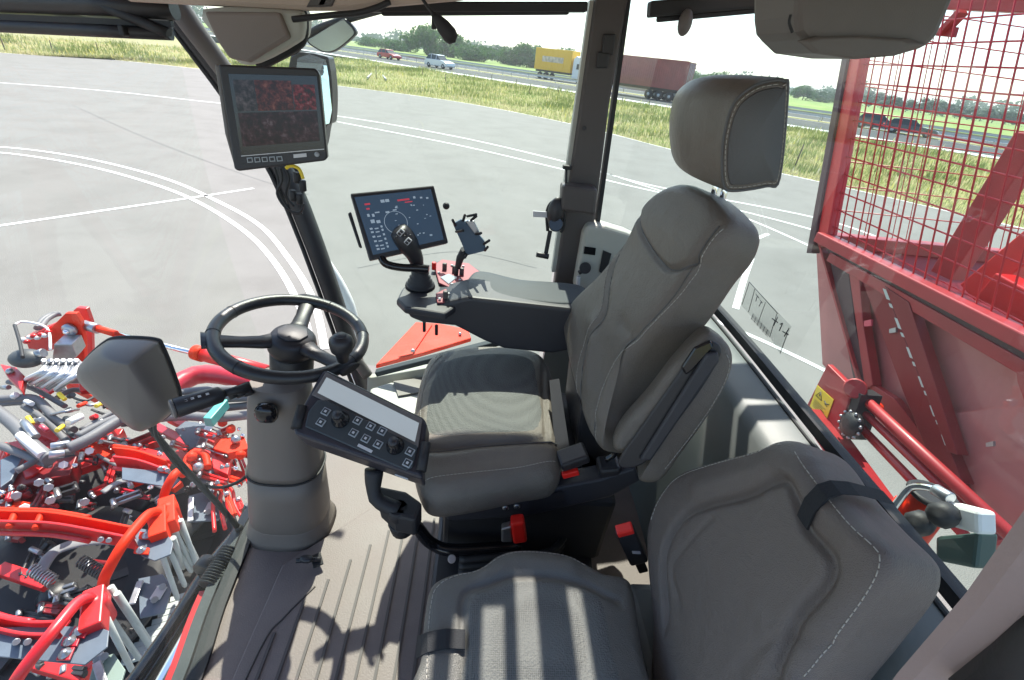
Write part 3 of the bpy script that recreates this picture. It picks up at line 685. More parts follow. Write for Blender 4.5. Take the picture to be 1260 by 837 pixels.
# roof panel; unseen slots added to throw sun streaks on cushion and ledge
holes = [(-.085, -.060, .80, 1.22), (-.030, -.008, .80, 1.25), (.020, .058, .86, 1.26), (.080, .118, .80, 1.33), (.178, .205, .98, 1.30), (.24, .27, .80, 1.0),
         (.53, .76, 1.06, 1.12), (.53, .76, 1.28, 1.39), (.53, .76, 1.41, 1.50)]
xs_ = sorted({-1.05, .84} | {h[0] for h in holes} | {h[1] for h in holes}); ys_ = sorted({-.25, 1.58} | {h[2] for h in holes} | {h[3] for h in holes})
mb = MB()
for xa, xb_ in zip(xs_[:-1], xs_[1:]):
    run = None
    for ya_, yb_ in zip(ys_[:-1], ys_[1:]):
        mx_, my_ = (xa+xb_)/2, (ya_+yb_)/2
        hole = any(h[0] < mx_ < h[1] and h[2] < my_ < h[3] for h in holes)
        if not hole: run = (run[0], yb_) if run else (ya_, yb_)
        if (hole or yb_ == ys_[-1]) and run:
            mb.slab([Vector((xa, run[0], 1.50)), Vector((xb_, run[0], 1.50)), Vector((xb_, run[1], 1.50)), Vector((xa, run[1], 1.50))], (0, 0, .05)); run = None
part(mb, 'roof', M['beige'])
mb = MB()
hl = PL([(150, -30), (150, 3), (240, 8), (370, 15), (430, 15), (470, 11), (570, 2), (600, -30)], y=1.22)
mb.slab(hl, (0, .14, .03)); part(mb, 'front_roof_lining', M['beige'], bevel=.012)
for a, b in ((384, 400), (396, 408)):
    mb = MB(); mb.slab(PL([(a, -6), (b+6, -6), (b, 8), (a-8, 9)], y=1.215), (0, .01, 0)); part(mb, 'lining_vent', M['darktrim'], bevel=.003)
mb = MB(); mb.tube(smooth(PL([(480, 2), (462, 10), (440, 16), (405, 19), (360, 24)], y=1.2), 5), .006, 8); part(mb, 'lining_seal', M['rubber'])
mb = MB(); mb.bar(P(430, 9, y=1.45), P(722, 9, y=1.45), .035, .022); mb.bar(P(470, 16.5, y=1.45), P(700, 15, y=1.45), .02, .012); part(mb, 'roof_rail', M['rubber'], bevel=.004)
mb = MB(); mb.bar(P(798, 12, y=1.45), P(960, -2, y=1.45), .04, .035); mb.bar(P(808, 24, y=1.45), P(960, 10, y=1.45), .02, .014); part(mb, 'side_roof_rail', M['rubber'], bevel=.005)
mb = MB(); mb.ball(P(843, 28, y=1.42), (.018, .018, .03)); part(mb, 'roof_rail_knob', M['mirrorback'])
mb = MB(); mb.slab(PL([(1198, -40), (1290, 40), (1320, 200), (1320, -60)], y=.5), (0, .02, 0))
# roller sunblind of the windscreen
sb = thing('roller_sunblind', 'dark roller sunblind with black bottom bar at the top of the windscreen', 'sunblind', (-1.1, 1.2, 1.2))
BX = 1.35
mb = MB(); mb.tube(PL([(-160, 22), (0, 32), (100, 37), (210, 42)], y=BX), .014, 10); mb.build('bottom_bar', M['black'], sb)
mb = MB(); mb.bar(P(-160, 14, y=BX), P(212, 30, y=BX), .012, .012); mb.build('bar_lip', M['rubber'], sb)
mb = MB(); mb.slab(PL([(-160, -2), (215, 6), (212, 40), (-160, 22)], y=BX+.01), (0, .002, 0)); mb.build('blind_film', M['blind'], sb)
mb = MB(); mb.tube(PL([(-160, -6), (0, 2), (120, 6), (215, 12)], y=BX), .022, 10); mb.build('roller', M['black'], sb)
mb = MB(); mb.tube(PL([(125, 6), (150, 17), (190, 34), (208, 42)], y=BX-.01), .012, 8); mb.build('blind_stay', M['rubber'], sb)
mb = MB(); mb.slab(PL([(135, 8), (200, 12), (212, 36), (190, 33)], y=BX-.004), (0, .004, 0)); mb.build('corner_cover', M['mirrorback'], sb)
mb = MB(); mb.box(P(152, 38, y=BX-.02), (.012, .02, .022)); mb.build('pull_catch', M['rubber'], sb, bevel=.003)

# speaker housing on the pillar (upper left)
sp = thing('roof_speaker_box', 'brown trapezoid speaker cover with pale rim at the top of the front pillar', 'speaker', P(310, 60, y=1.2))
o_ = PL([(246, 12), (352, 13), (371, 18), (372, 44), (362, 56), (318, 79), (292, 79), (270, 55)], y=1.2)
mb = pad(smooth(o_, 3, True), (0.1, -1, -.1), .10, .02, .002, rings=10); mb.build('housing', M['trim_light'], sp)
o_ = PL([(250, 14), (343, 15), (356, 46), (306, 77), (281, 72), (266, 50)], y=1.185)
mb = MB(); mb.slab(o_, (0, .02, 0)); mb.build('cover', M['brown'], sp, bevel=.006)
mb = MB(); mb.tube(smooth(PL([(370, 14), (374, 22), (373, 46), (362, 59), (318, 82)], y=1.24), 4), .010, 8); mb.build('rim_seal', M['rubber'], sp)

# headliner box above the rear
hb = thing('overhead_console', 'rounded grey brown roof console hanging over the rear window', 'roof console', P(1050, 30, y=.9))
rs = []
for yy, sc in ((.80, .95), (.815, 1.0), (.93, 1.0), (.95, .94)):
    pts = [(976, -30), (974, 20), (976, 40), (984, 50), (1000, 66), (1050, 73), (1100, 68), (1134, 58), (1146, 44), (1163, 4), (1175, -30)]
    rs.append([P(1050+(a-1050)*sc, 10+(b-10)*sc, y=.82) + Vector((0, yy-.82, 0)) for a, b in pts])
mb = MB(); mb.rings(rs, sm=False); mb.build('housing', M['trim'], hb, bevel=.008)
rs = [[P(1050+(a-1050)*sc, 56+(b-56)*sc, y=.79+k*.004)+Vector((0, k*.0, 0)) for a, b in [(980, 50), (1004, 45), (1060, 44), (1120, 48), (1138, 55), (1100, 69), (1050, 73), (1000, 66)]] for k, sc in ((0, .8), (1, 1), (3, 1))]
mb = MB(); mb.rings(rs, sm=False); mb.build('lower_cover', M['trim'], hb, bevel=.002)
mb = MB(); mb.tube(smooth(PL([(973, 18), (971, 28), (975, 40)], y=.775), 4), .002, 6); mb.build('cover_gap', M['rubber'], hb)

# near pillar, lower right
mb = MB(); o_ = [P(1050, 880, y=.13), P(1090, 822, y=.13), P(1170, 724, y=.13), P(1262, 585, y=.13), P(1330, 480, y=.13), P(1420, 600, y=.13), P(1420, 900, y=.13)]
mb.slab(o_, (0.02, -.03, 0)); part(mb, 'rear_door_post', M['mauve'], bevel=.012)
mb = MB(); mb.tube([P(1200, 860, y=.10), P(1262, 815, y=.10), P(1330, 760, y=.10)], .012, 10); part(mb, 'door_post_seal', M['rubber'])

# ================================================================== SEATS
def seam_tube(tree, path, n, r, name, m, parent, lift=0):
    pts = []
    for p in path:
        h = tree.ray_cast(Vector(p)+Vector(n)*.25, -Vector(n))
        if h[0] is not None: pts.append(h[0]+Vector(n)*lift)
    if len(pts) > 2:
        mb = MB(); mb.tube(pts, r, 6); return mb.build(name, m, parent)
drv = thing('driver_seat', 'tall grey leather driver seat with headrest, facing the steering wheel', 'seat', (.1, .98, 0))
# cushion
cz = .50; nz_ = Vector((-.06, -.06, 1)).normalized()
cpl = (P(600, 500, z=cz), nz_)
o_ = PL([(512, 585), (505, 545), (508, 500), (518, 455), (532, 432), (560, 424), (600, 421), (645, 424), (672, 436), (684, 470), (690, 520), (690, 575), (640, 590), (570, 604), (528, 606)], pl=cpl)
cr = [(smooth(PL([(505, 548), (540, 556), (600, 550), (690, 543)], pl=cpl), 5), .012, .010), (smooth(PL([(512, 560), (545, 568), (610, 560), (690, 556)], pl=cpl), 5), -.006, .014),
      (smooth(PL([(565, 426), (545, 450), (520, 478)], pl=cpl), 5), .004, .008), (smooth(PL([(672, 440), (668, 470), (672, 540)], pl=cpl), 5), .005, .008)]
mbc = pad(smooth(o_, 8, True), nz_, .12, .045, .022, cr, rings=50); t_ = bvh(mbc); cu = mbc.build('cushion', M['leather'], drv)
pn = [P(a, b, pl=cpl) for a, b in smooth([Vector((x, y, 0)) for x, y in [(528, 545), (522, 500), (532, 462), (548, 442), (600, 436), (652, 440), (664, 470), (668, 538), (600, 546)]], 6, True) for a, b in [(0, 0)]] if False else None
# fabric panel insert: thin skin following the cushion
def skin(tree, outline2, pl, n, name, m, parent, lift=.0012, rings=14):
    out = smooth([P(a, b, pl=pl) for a, b in outline2], 6, True); c = sum(out, Vector())/len(out); mb = MB(); rs = []
    for k in range(rings+1):
        s_ = 1-k/rings*.98; r_ = []
        for p in out:
            q_ = c+(p-c)*s_; h = tree.ray_cast(q_+Vector(n)*.25, -Vector(n)); r_.append((h[0] if h[0] is not None else q_)+Vector(n)*(lift if k else -.001))
        rs.append(r_)
    mb.rings(rs, cap0=False); return mb.build(name, m, parent)
skin(t_, [(530, 540), (524, 500), (534, 464), (550, 446), (600, 438), (650, 442), (662, 470), (666, 530), (600, 540)], cpl, nz_, 'centre_panel', M['fabric'], cu)
seam_tube(t_, smooth(PL([(507, 549), (540, 556), (600, 550), (688, 543)], pl=cpl), 6), nz_, .0022, 'welt_seam', M['leather_panel'], cu)
stitch(t_, smooth(PL([(520, 590), (560, 586), (640, 576), (686, 566)], pl=cpl), 6), nz_, 'stitching', M['thread'], cu)
stitch(t_, smooth(PL([(524, 540), (517, 500), (527, 458), (545, 438)], pl=cpl), 6), nz_, 'stitching', M['thread'], cu)
# base with side rail and suspension
mb = MB(); mb.slab([Vector(p) for p in [(-.10, .80, .30), (.30, .80, .30), (.36, 1.14, .30), (-.08, 1.16, .30)]], (0, 0, .12)); mb.build('seat_pan', M['black'], drv, bevel=.02)
mb = MB(); mb.slab([Vector(p) for p in [(-.05, .77, .10), (.40, .77, .10), (.42, 1.15, .10), (-.05, 1.15, .10)]], (0, 0, .25)); mb.build('under_seat_shade', M['rubber'], drv, bevel=.015)  # black block added, standing in for deep shade under the seat
y0 = .745
rail = [P(548, 626, y=y0), P(556, 615, y=y0), P(650, 607, y=y0), P(740, 590, y=y0), P(782, 576, y=y0), P(788, 592, y=y0), P(752, 612, y=y0), P(650, 636, y=y0), P(560, 642, y=y0), P(549, 640, y=y0)]
mb = MB(); mb.slab(rail, (0, .05, 0)); ra = mb.build('side_rail', M['console'], drv, bevel=.006)
mb = MB(); mb.slab([P(650, 612, y=y0-.002), P(692, 604, y=y0-.002), P(694, 622, y=y0-.002), P(652, 630, y=y0-.002)], (0, -.003, 0)); mb.build('switch_panel', M['black'], ra)
for a, b in ((622, 624), (636, 622)):
    mb = MB(); c = P(a, b, y=y0); mb.lathe(c, (0, -1, 0), [(0, .0085), (.004, .0085), (.006, .006), (.006, .0)], 16); mb.build('switch_knob', M['metal'], ra)
    mb = MB(); mb.lathe(c, (0, -1, 0), [(0, .005), (.0075, .005), (.008, .0)], 12); mb.build('knob_cap', M['black'], ra)
mb = MB()
for zz in (.10, .15, .20, .25): mb.rings([[Vector((.12+.19*math.cos(a)*s_, .95+.17*math.sin(a)*s_, zz+dz)) for a in [2*math.pi*k/28 for k in range(28)]] for dz, s_ in ((0, .92), (.018, 1.04), (.036, 1.04), (.05, .92))])
mb.build('suspension_bellows', M['rubber'], drv)
mb = MB(); mb.slab([Vector(p) for p in [(-.07, .56, 0), (.37, .56, 0), (.40, 1.2, 0), (-.07, 1.2, 0)]], (0, 0, .11)); mb.build('base_box', M['black'], drv, bevel=.012)
for k, zz in enumerate((.13, .16, .19)):
    mb = MB(); mb.tube(smooth([(.0, .70, zz), (.12, .71, zz+.01), (.24, .73, zz+.005), (.30, .80, zz)], 5), .010, 8); mb.build('air_hose', M['rubber'], drv)
mb = MB(); mb.cyl(P(556, 688, y=.66), P(556, 688, y=.645), .010, 12); mb.build('base_bolt', M['metal'], drv)
# backrest
bpl = plane3(P(735, 545, y=.75), P(905, 285, y=.75), P(690, 395, y=1.16)); bn = bpl[1]
if bn.x > 0: bn = -bn
bpl = (bpl[0], bn)
o_ = PL([(733, 552), (716, 520), (700, 460), (690, 400), (700, 372), (735, 335), (765, 295), (790, 252), (812, 230), (836, 223), (862, 234), (882, 252), (893, 272), (884, 298), (862, 328), (838, 366), (812, 402), (774, 446), (750, 500), (741, 545)], pl=bpl)
sA = [(884, 278), (858, 322), (832, 362), (803, 396), (764, 438), (742, 480), (728, 540)]
sB = [(788, 262), (762, 310), (752, 345), (748, 388), (730, 420), (718, 452), (712, 500)]
sC = [(789, 262), (796, 292), (826, 332), (860, 322)]
cr = [(smooth(PL(sA, pl=bpl), 5), .006, .007), (smooth(PL(sB, pl=bpl), 5), .006, .009), (smooth(PL(sC, pl=bpl), 5), .010, .006),
      (smooth(PL([(770, 400), (790, 425), (800, 430)], pl=bpl), 4), .004, .02), (smooth(PL([(800, 270), (830, 280), (860, 300)], pl=bpl), 4), -.012, .05),
      (smooth(PL([(735, 400), (728, 470)], pl=bpl), 4), -.012, .03), (smooth(PL([(850, 350), (815, 400), (765, 450), (742, 510)], pl=bpl), 4), -.010, .022),
      (smooth(PL([(880, 300), (800, 420), (735, 470)], pl=bpl), 4), .004, .035)]
mbb = pad(smooth(o_, 8, True), bn, .10, .028, .012, cr, rings=60, centre=P(785, 400, pl=bpl)); t_ = bvh(mbb); bk = mbb.build('backrest', M['leather'], drv)
seam_tube(t_, smooth(PL(sC, pl=bpl), 8), bn, .0018, 'shoulder_seam', M['leather_panel'], bk)
for path in (sA, sB): seam_tube(t_, smooth(PL(path, pl=bpl), 8), bn, .0014, 'side_seam', M['leather_panel'], bk)
stitch(t_, smooth(PL([(a+4, b+3) for a, b in sA], pl=bpl), 8), bn, 'stitching', M['thread'], bk)
stitch(t_, smooth(PL([(a-5, b-1) for a, b in sB], pl=bpl), 8), bn, 'stitching', M['thread'], bk)
# back shell seen beside the cushion
mb = MB(); o_ = PL([(800, 440), (868, 415), (896, 418), (904, 440), (880, 520), (820, 590), (786, 590), (770, 560), (790, 500)], x=.47)
# headrest
hp = plane3(P(830, 182, x=.375), P(885, 100, x=.375), P(880, 235, x=.375))
hn = Vector((-.93, -.22, .05)).normalized(); hc = P(880, 168, y=.95)
def HR(l): return [P(a, b, y=yy) for a, b, yy in l]
near = [(968, 98), (973, 110), (962, 222), (945, 232), (902, 238), (891, 230), (889, 196), (893, 160), (905, 125), (930, 104), (955, 97)]
hy = .84; nr = smooth([P(a, b, y=hy) for a, b in near], 5, True); cN = sum(nr, Vector())/len(nr)
def hring(yy, s_, dz=0, shr=0): return [cN+(p-cN)*s_ + Vector((shr, yy-hy, dz)) for p in nr]
rs = [hring(hy-.001, .05), hring(hy-.002, .5), hring(hy, .86), hring(hy+.004, .94), hring(hy+.012, .985), hring(hy+.03, 1.0)]
for k in range(1, 9):
    t = k/8; rs.append(hring(hy+.03+.23*t, 1-.10*t*t, .0, -.02*math.sin(t*3.14)-.015*t))
rs += [hring(hy+.275, .82, 0, -.015), hring(hy+.285, .6, 0, -.015), hring(hy+.288, .05, 0, -.015)]
mb = MB(); mb.rings(rs); hrt = bvh(mb); hr_ = mb.build('headrest', M['leather'], drv)
mb = MB(); mb.tube(hring(hy+.006, .968), .0028, 6, loop=True); mb.build('piping', M['leather_panel'], hr_)
ny = Vector((0, -1, 0)); q = hring(hy, .90); stitch(hrt, q+[q[0]], ny, 'stitching', M['thread'], hr_)
rs = [[cN+(p-cN)*s_+Vector((0, -.0035+d_, 0)) for p in nr] for s_, d_ in ((.05, 0), (.83, 0), (.85, .003))]
mb = MB(); mb.rings(rs); mb.build('side_panel', M['leather_panel'], hr_)
for a, b in (((882, 225), (872, 262)), ((892, 232), (884, 262))):
    mb = MB(); mb.cyl(P(*a, y=.93), P(*b, y=.94), .0065, 10); mb.build('headrest_rod', M['chrome'], drv)
# folded armrest
apl = plane3(P(870, 425, y=.72), P(900, 450, y=.70), P(800, 590, y=.66))
if apl[1].y > 0: apl = (apl[0], -apl[1])
o_ = PL([(868, 412), (886, 416), (901, 432), (903, 452), (893, 480), (870, 520), (840, 560), (815, 592), (798, 598), (786, 592), (800, 570), (775, 560), (755, 555), (765, 530), (800, 490), (835, 445)], pl=apl)
mb = pad(smooth(o_, 6, True), apl[1], .07, .02, .006, [], rings=20, centre=P(838, 500, pl=apl)); ta = bvh(mb); am = mb.build('folded_armrest', M['leather'], drv); ar = am
mb = MB(); mb.slab([p+apl[1]*.003 for p in smooth(PL([(846, 440), (858, 424), (876, 418), (886, 432), (866, 470), (830, 520), (800, 560), (778, 572), (760, 566), (790, 520), (825, 470)], pl=apl), 4, True)], apl[1]*.010); mb.build('hinge_cover', M['black'], ar, bevel=.004)
mb = MB(); mb.slab([p+apl[1]*.012 for p in PL([(836, 448), (852, 424), (872, 415), (876, 424), (850, 452), (842, 458)], pl=apl)], apl[1]*.008); mb.build('hinge_slot', M['black_gloss'], ar, bevel=.004)
mb = MB(); mb.slab([p+apl[1]*.013 for p in PL([(866, 430), (880, 428), (882, 440), (800, 560), (785, 560)], pl=apl)], apl[1]*.012); mb.build('hinge_strut', M['console'], ar, bevel=.005)
stitch(ta, smooth(PL([(894, 436), (898, 452), (886, 482), (862, 520), (815, 580)], pl=apl), 6), apl[1], 'stitching', M['thread'], am)
# belt webbing + buckles
bt = thing('driver_seat_belt', 'black seat belt webbing and buckle with red button beside the driver cushion', 'seat belt', P(700, 560, y=.8))
mb = MB(); mb.slab([P(676, 468, y=.98), P(688, 466, y=.98), P(702, 560, y=.80), P(684, 562, y=.80)], (0.0, 0, -.004)); mb.build('webbing', M['console'], bt)
mb = MB(); mb.bar(P(688, 568, y=.77), P(722, 556, y=.78), .05, .028); bb = mb.build('buckle_body', M['black'], bt, bevel=.006)
mb = MB(); mb.bar(P(692, 585, y=.75), P(712, 580, y=.75), .012, .016); mb.build('release_button', M['redbutton'], bb, bevel=.002)
mb = MB(); mb.bar(P(735, 575, y=.77), P(762, 572, y=.77), .05, .03); mb.build('recliner_cover', M['black'], drv, bevel=.008)
mb = MB(); mb.tube(smooth(PL([(738, 545), (752, 540), (758, 556), (745, 566)], y=.76), 4), .007, 8); mb.build('recliner_lever', M['black_gloss'], drv)
mb = MB(); mb.slab(PL([(715, 500), (760, 530), (795, 580), (780, 592), (740, 575), (708, 550)], y=.86), (0, .22, 0)); mb.build('backrest_mount', M['black'], drv, bevel=.01)

# passenger seat
pas = thing('passenger_seat', 'low grey instructor seat with stitched backrest and a black velcro strap, in the foreground', 'seat', (.15, .35, 0))
pz = .45; pp_ = (P(660, 760, z=pz), Vector((0, 0, 1)))
o_ = PL([(516, 900), (519, 800), (524, 745), (532, 716), (556, 703), (590, 696), (612, 680), (640, 673), (690, 677), (722, 690), (745, 702), (772, 708), (782, 726), (792, 790), (806, 850), (812, 900)], pl=pp_)
cr = [(smooth(PL([(572, 900), (570, 800), (571, 735), (600, 722), (630, 712), (680, 713), (720, 722), (745, 735), (762, 742)], pl=pp_), 5), .007, .007), (smooth(PL([(712, 730), (716, 780), (725, 900)], pl=pp_), 5), .003, .004),
      (smooth(PL([(600, 706), (640, 692), (700, 698)], pl=pp_), 5), -.008, .02)]
mbp = pad(smooth(o_, 8, True), (0, 0, 1), .10, .022, .014, cr, rings=60, centre=P(668, 800, pl=pp_)); tp = bvh(mbp); cu = mbp.build('cushion', M['fabricleather'], pas)
skin(tp, [(575, 898), (574, 800), (576, 740), (602, 727), (632, 718), (680, 719), (716, 728), (740, 742), (752, 800), (760, 895)], pp_, (0, 0, 1), 'centre_panel', M['fabric'], cu, rings=20)
stitch(tp, smooth(PL([(524, 880), (526, 800), (530, 745), (538, 722), (560, 709), (592, 701), (616, 686), (642, 680), (690, 683), (722, 696)], pl=pp_), 6), (0, 0, 1), 'stitching', M['thread'], cu)
mb = MB(); o_ = PL([(517, 783), (524, 776), (548, 777), (571, 778), (571, 801), (548, 801), (520, 806)], pl=pp_)
mb.rings([[tp.ray_cast(p+Vector((0, 0, .2)), Vector((0, 0, -1)))[0] or p for p in [P(a, b, pl=pp_)+Vector((0, 0, 0)) for a in ()]]] if False else [[Vector((p.x, p.y, pz+.004)) for p in PL([(519, 780), (545, 777), (571, 778)], pl=pp_)], [Vector((p.x, p.y, pz+.004)) for p in PL([(519, 804), (545, 801), (571, 802)], pl=pp_)]], cap0=False, cap1=False, closed=False)
mb = MB()
A_ = [P(513, 783, z=.40), P(518, 781, z=.435), P(526, 779, pl=pp_)+Vector((0, 0, .004)), P(548, 778, pl=pp_)+Vector((0, 0, .013)), P(572, 779, pl=pp_)+Vector((0, 0, .012))]
B_ = [P(512, 810, z=.40), P(518, 807, z=.435), P(526, 804, pl=pp_)+Vector((0, 0, .004)), P(548, 802, pl=pp_)+Vector((0, 0, .013)), P(572, 803, pl=pp_)+Vector((0, 0, .012))]
mb.rings([A_, B_, [p-Vector((0, 0, .004)) for p in B_], [p-Vector((0, 0, .004)) for p in A_]], loop=True, closed=False, sm=False); mb.build('velcro_strap', M['strap'], cu)
mb = MB(); mb.slab([Vector(p) for p in [(-.02, .05, 0), (.34, .05, 0), (.34, .50, 0), (-.02, .50, 0)]], (0, 0, .34)); mb.build('seat_box', M['black'], pas, bevel=.015)
# passenger backrest
q0 = Vector((.385, .5, .45)); q1 = Vector((.525, .5, .90)); bpl = plane3(q0, q1, q0+Vector((0, -.3, 0))); bn = bpl[1]
if bn.x > 0: bn = -bn
bpl = (q0, bn)
o_ = PL([(808, 900), (798, 760), (792, 690), (793, 645), (806, 610), (830, 582), (872, 566), (925, 551), (950, 540), (972, 540), (990, 556), (1012, 590), (1048, 634), (1080, 668), (1087, 690), (1076, 722), (1034, 780), (989, 840), (960, 900)], pl=bpl)
c1 = [(822, 760), (818, 700), (824, 668), (846, 636), (880, 622), (925, 610), (952, 596), (972, 594), (984, 618), (996, 652), (1010, 668), (1026, 690), (1020, 720), (980, 770), (948, 850)]
c2 = [(1040, 590)]
cr = [(smooth(PL(c1, pl=bpl), 5), .012, .008), (smooth(PL([(840, 740), (830, 700), (860, 660), (880, 640)], pl=bpl), 5), .003, .006),
      (smooth(PL([(860, 600), (930, 580), (960, 570), (1000, 610), (1050, 660)], pl=bpl), 5), -.008, .02), (smooth(PL([(1016, 790), (970, 785), (935, 800), (900, 850)], pl=bpl), 5), .004, .008)]
mbq = pad(smooth(o_, 8, True), bn, .115, .024, .012, cr, rings=64, centre=P(925, 700, pl=bpl)); tq = bvh(mbq); bq = mbq.build('backrest', M['leather_warm'], pas)
stitch(tq, smooth(PL([(802, 640), (813, 613), (834, 588), (874, 572), (927, 557), (952, 547), (968, 547)], pl=bpl), 6), bn, 'stitching', M['thread'], bq)
stitch(tq, smooth(PL([(978, 556), (1006, 596), (1042, 640), (1073, 672), (1079, 690), (1067, 722), (1025, 780), (982, 836)], pl=bpl), 6), bn, 'stitching', M['thread'], bq)
mb = MB(); wv = [bn*.004, bn*.008]; u_ = Vector((0, -1, 0))
sA_ = [P(987, 636, pl=bpl)+bn*.010, P(1000, 616, pl=bpl)+bn*.016, P(1012, 598, pl=bpl)+bn*.010, P(1019, 590, pl=bpl)-bn*.004, P(1024, 586, pl=bpl)-bn*.03, P(1026, 584, pl=bpl)-bn*.09]
sB_ = [p+Vector((0, -.024, 0)) for p in sA_]
mb.rings([sA_, sB_, [p-bn*.004 for p in sB_], [p-bn*.004 for p in sA_]], loop=True, closed=False, sm=False); mb.build('velcro_strap', M['strap'], bq)
mb = MB(); mb.slab([Vector(p) for p in [(.36, .0, .0), (.62, .0, .0), (.62, .56, .0), (.36, .56, .0)]], (0, 0, .36)); mb.build('backrest_base', M['rearwall'], pas, bevel=.02)
# buckles
def buckle(a, b, yy, label, m_top):
    t = thing('belt_buckle', label, 'belt buckle', P(*a, y=yy)); p, q = P(*a, y=yy), P(*b, y=yy)
    mb = MB(); mb.bar(p, q, .042, .022, (0, 1, 0)); bd = mb.build('buckle_body', M['black'], t, bevel=.006)
    mb = MB(); mb.bar(p+(p-q)*.02, p+(p-q)*-.10, .036, .023, (0, 1, 0)); mb.build('release_button', M['redbutton'], bd, bevel=.003)
    mb = MB(); mb.bar(q, q+(q-p)*.35, .022, .010, (0, 1, 0)); mb.build('buckle_stalk', M['rubber'], t, bevel=.003)
    return t, p, q
t, p, q_ = buckle((768, 650), (786, 690), .60, 'black belt buckle with red release button standing between driver and passenger seats', 0)
mb = MB(); mb.bar(p.lerp(q_, .55)+Vector((-.004, -.013, 0)), p.lerp(q_, .55)+Vector((.014, -.013, 0)), .008, .002); mb.build('buckle_label', M['label'], t)
t = thing('red_belt_buckle', 'bright red belt buckle with silver tongue lying under the driver seat rail', 'belt buckle', P(628, 658, y=.68))
mb = MB(); mb.slab(PL([(628, 646), (645, 644), (649, 668), (632, 671)], y=.68), (0, .03, 0)); mb.build('buckle_body', M['redbutton'], t, bevel=.006)
mb = MB(); mb.slab(PL([(617, 652), (629, 649), (631, 668), (617, 668)], y=.685), (0, .02, 0)); mb.build('tongue', M['metal'], t, bevel=.004)

# ================================================================== STEERING
st = thing('steering_column', 'grey steering column with black three-spoke steering wheel standing on the cab floor', 'steering column', (-.47, .84, 0))
def x_at(px, y, z):
    v0 = Vector((0, y, z))-EYE; k = (px-CX)/FPX
    return -(v0.dot(rt)-k*v0.dot(fw))/(rt.x-k*fw.x)
YC = .93
def colring(px, wpx, z, asp=.8, yc=YC):
    c = Vector((x_at(px, yc, z), yc, z)); rx = wpx/2*((c-EYE).dot(fw))/FPX
    return [c + Vector((rx*math.copysign(abs(math.cos(a))**.75, math.cos(a)), rx*asp*math.copysign(abs(math.sin(a))**.75, math.sin(a)), 0)) for a in [2*math.pi*k/40 for k in range(40)]]
mb = MB(); mb.rings([colring(359, 102, .0), colring(359, 96, .015), colring(358, 88, .05), colring(358, 86, .06)]); mb.build('floor_collar', M['column'], st)
mb = MB(); mb.rings([colring(358, 84, .045), colring(358, 89, .06), colring(357, 89, .10), colring(355, 87, .18), colring(353, 85, .262)]); mb.build('lower_column', M['column'], st)
mb = MB(); mb.rings([colring(353, 86, .264), colring(352, 82, .28), colring(350, 79, .35), colring(348, 76, .43), colring(346, 73, .50), colring(345, 67, .56)]); mb.build('upper_column', M['column'], st)
mb = MB(); mb.rings([colring(353, 89, .258), colring(353, 89, .264)]); mb.build('column_joint', M['rubber'], st)
ck = P(328, 508, y=.845); mb = MB(); mb.ball(ck, (.026, .018, .026), n=12, m=8, sup=.7); mb.build('column_lever_boot', M['black_gloss'], st)
wc = P(360, 412, z=.665)
# wheel plane: tilted slightly to the driver
wn_ = Vector((.16, -.02, .98)).normalized(); wu = Vector((1, 0, 0)); wu = (wu - wn_*wu.dot(wn_)).normalized(); wv_ = wn_.cross(wu)
WR = .166
def W(a, r, h=0): return wc + wu*math.cos(a)*r + wv_*math.sin(a)*r + wn_*h
sw = 'steering_wheel'
mb = MB(); mb.tube([W(2*math.pi*k/64, WR) for k in range(64)], .0155, 14, loop=True); rim = mb.build('wheel_rim', M['leatherblack'], st)
for a in (R(20), R(75), R(165), R(200), R(250), R(340)):
    mb = MB(); mb.tube([W(a-.008, WR), W(a+.008, WR)], .0162, 14); mb.build('rim_joint', M['rubber'], rim)
def pang(px, py):
    p = P(px, py, pl=(wc, wn_)); d = p-wc; return math.atan2(d.dot(wv_), d.dot(wu))
for px, py in ((262, 418), (378, 374), (415, 445)):
    a = pang(px, py); mb = MB(); rs = []
    for r_, wd_, th, h in ((.03, .030, .016, -.012), (.07, .024, .012, -.016), (.11, .021, .010, -.012), (.15, .024, .010, -.006), (.188, .034, .011, 0)):
        t = Vector((-math.sin(a), math.cos(a))); T = wu*t.x+wv_*t.y
        rs.append([W(a, r_, h) + T*wd_*math.cos(q)*.9 + wn_*th*math.sin(q) for q in [2*math.pi*k/12 for k in range(12)]])
    mb.rings(rs); mb.build('spoke', M['black'], st)
mb = MB(); mb.lathe(wc-wn_*.06, wn_, [(0, .045), (.02, .056), (.03, .058), (.05, .054), (.062, .046), (.066, .0)], 28); mb.build('wheel_hub', M['black'], st)
mb = MB(); mb.lathe(wc+wn_*.004, wn_, [(0, .038), (.004, .037), (.006, .0)], 8); mb.build('hub_cap', M['console'], st, bevel=.002)
mb = MB(); mb.cyl(wc-wn_*.15, wc-wn_*.05, .052, 20); mb.build('column_neck', M['black'], st)
kp = P(420, 424, z=.71)
mb = MB(); mb.lathe(kp-Vector((0, 0, .045)), (0, 0, 1), [(0, .012), (.02, .016), (.03, .024), (.05, .027), (.06, .025), (.068, .016), (.070, .0)], 20); mb.build('steering_knob', M['black'], st)
mb = MB(); mb.lathe(kp+Vector((0, 0, .022)), (0, 0, 1), [(0, .014), (.004, .013), (.005, .0)], 16); mb.build('knob_cap', M['console'], st)
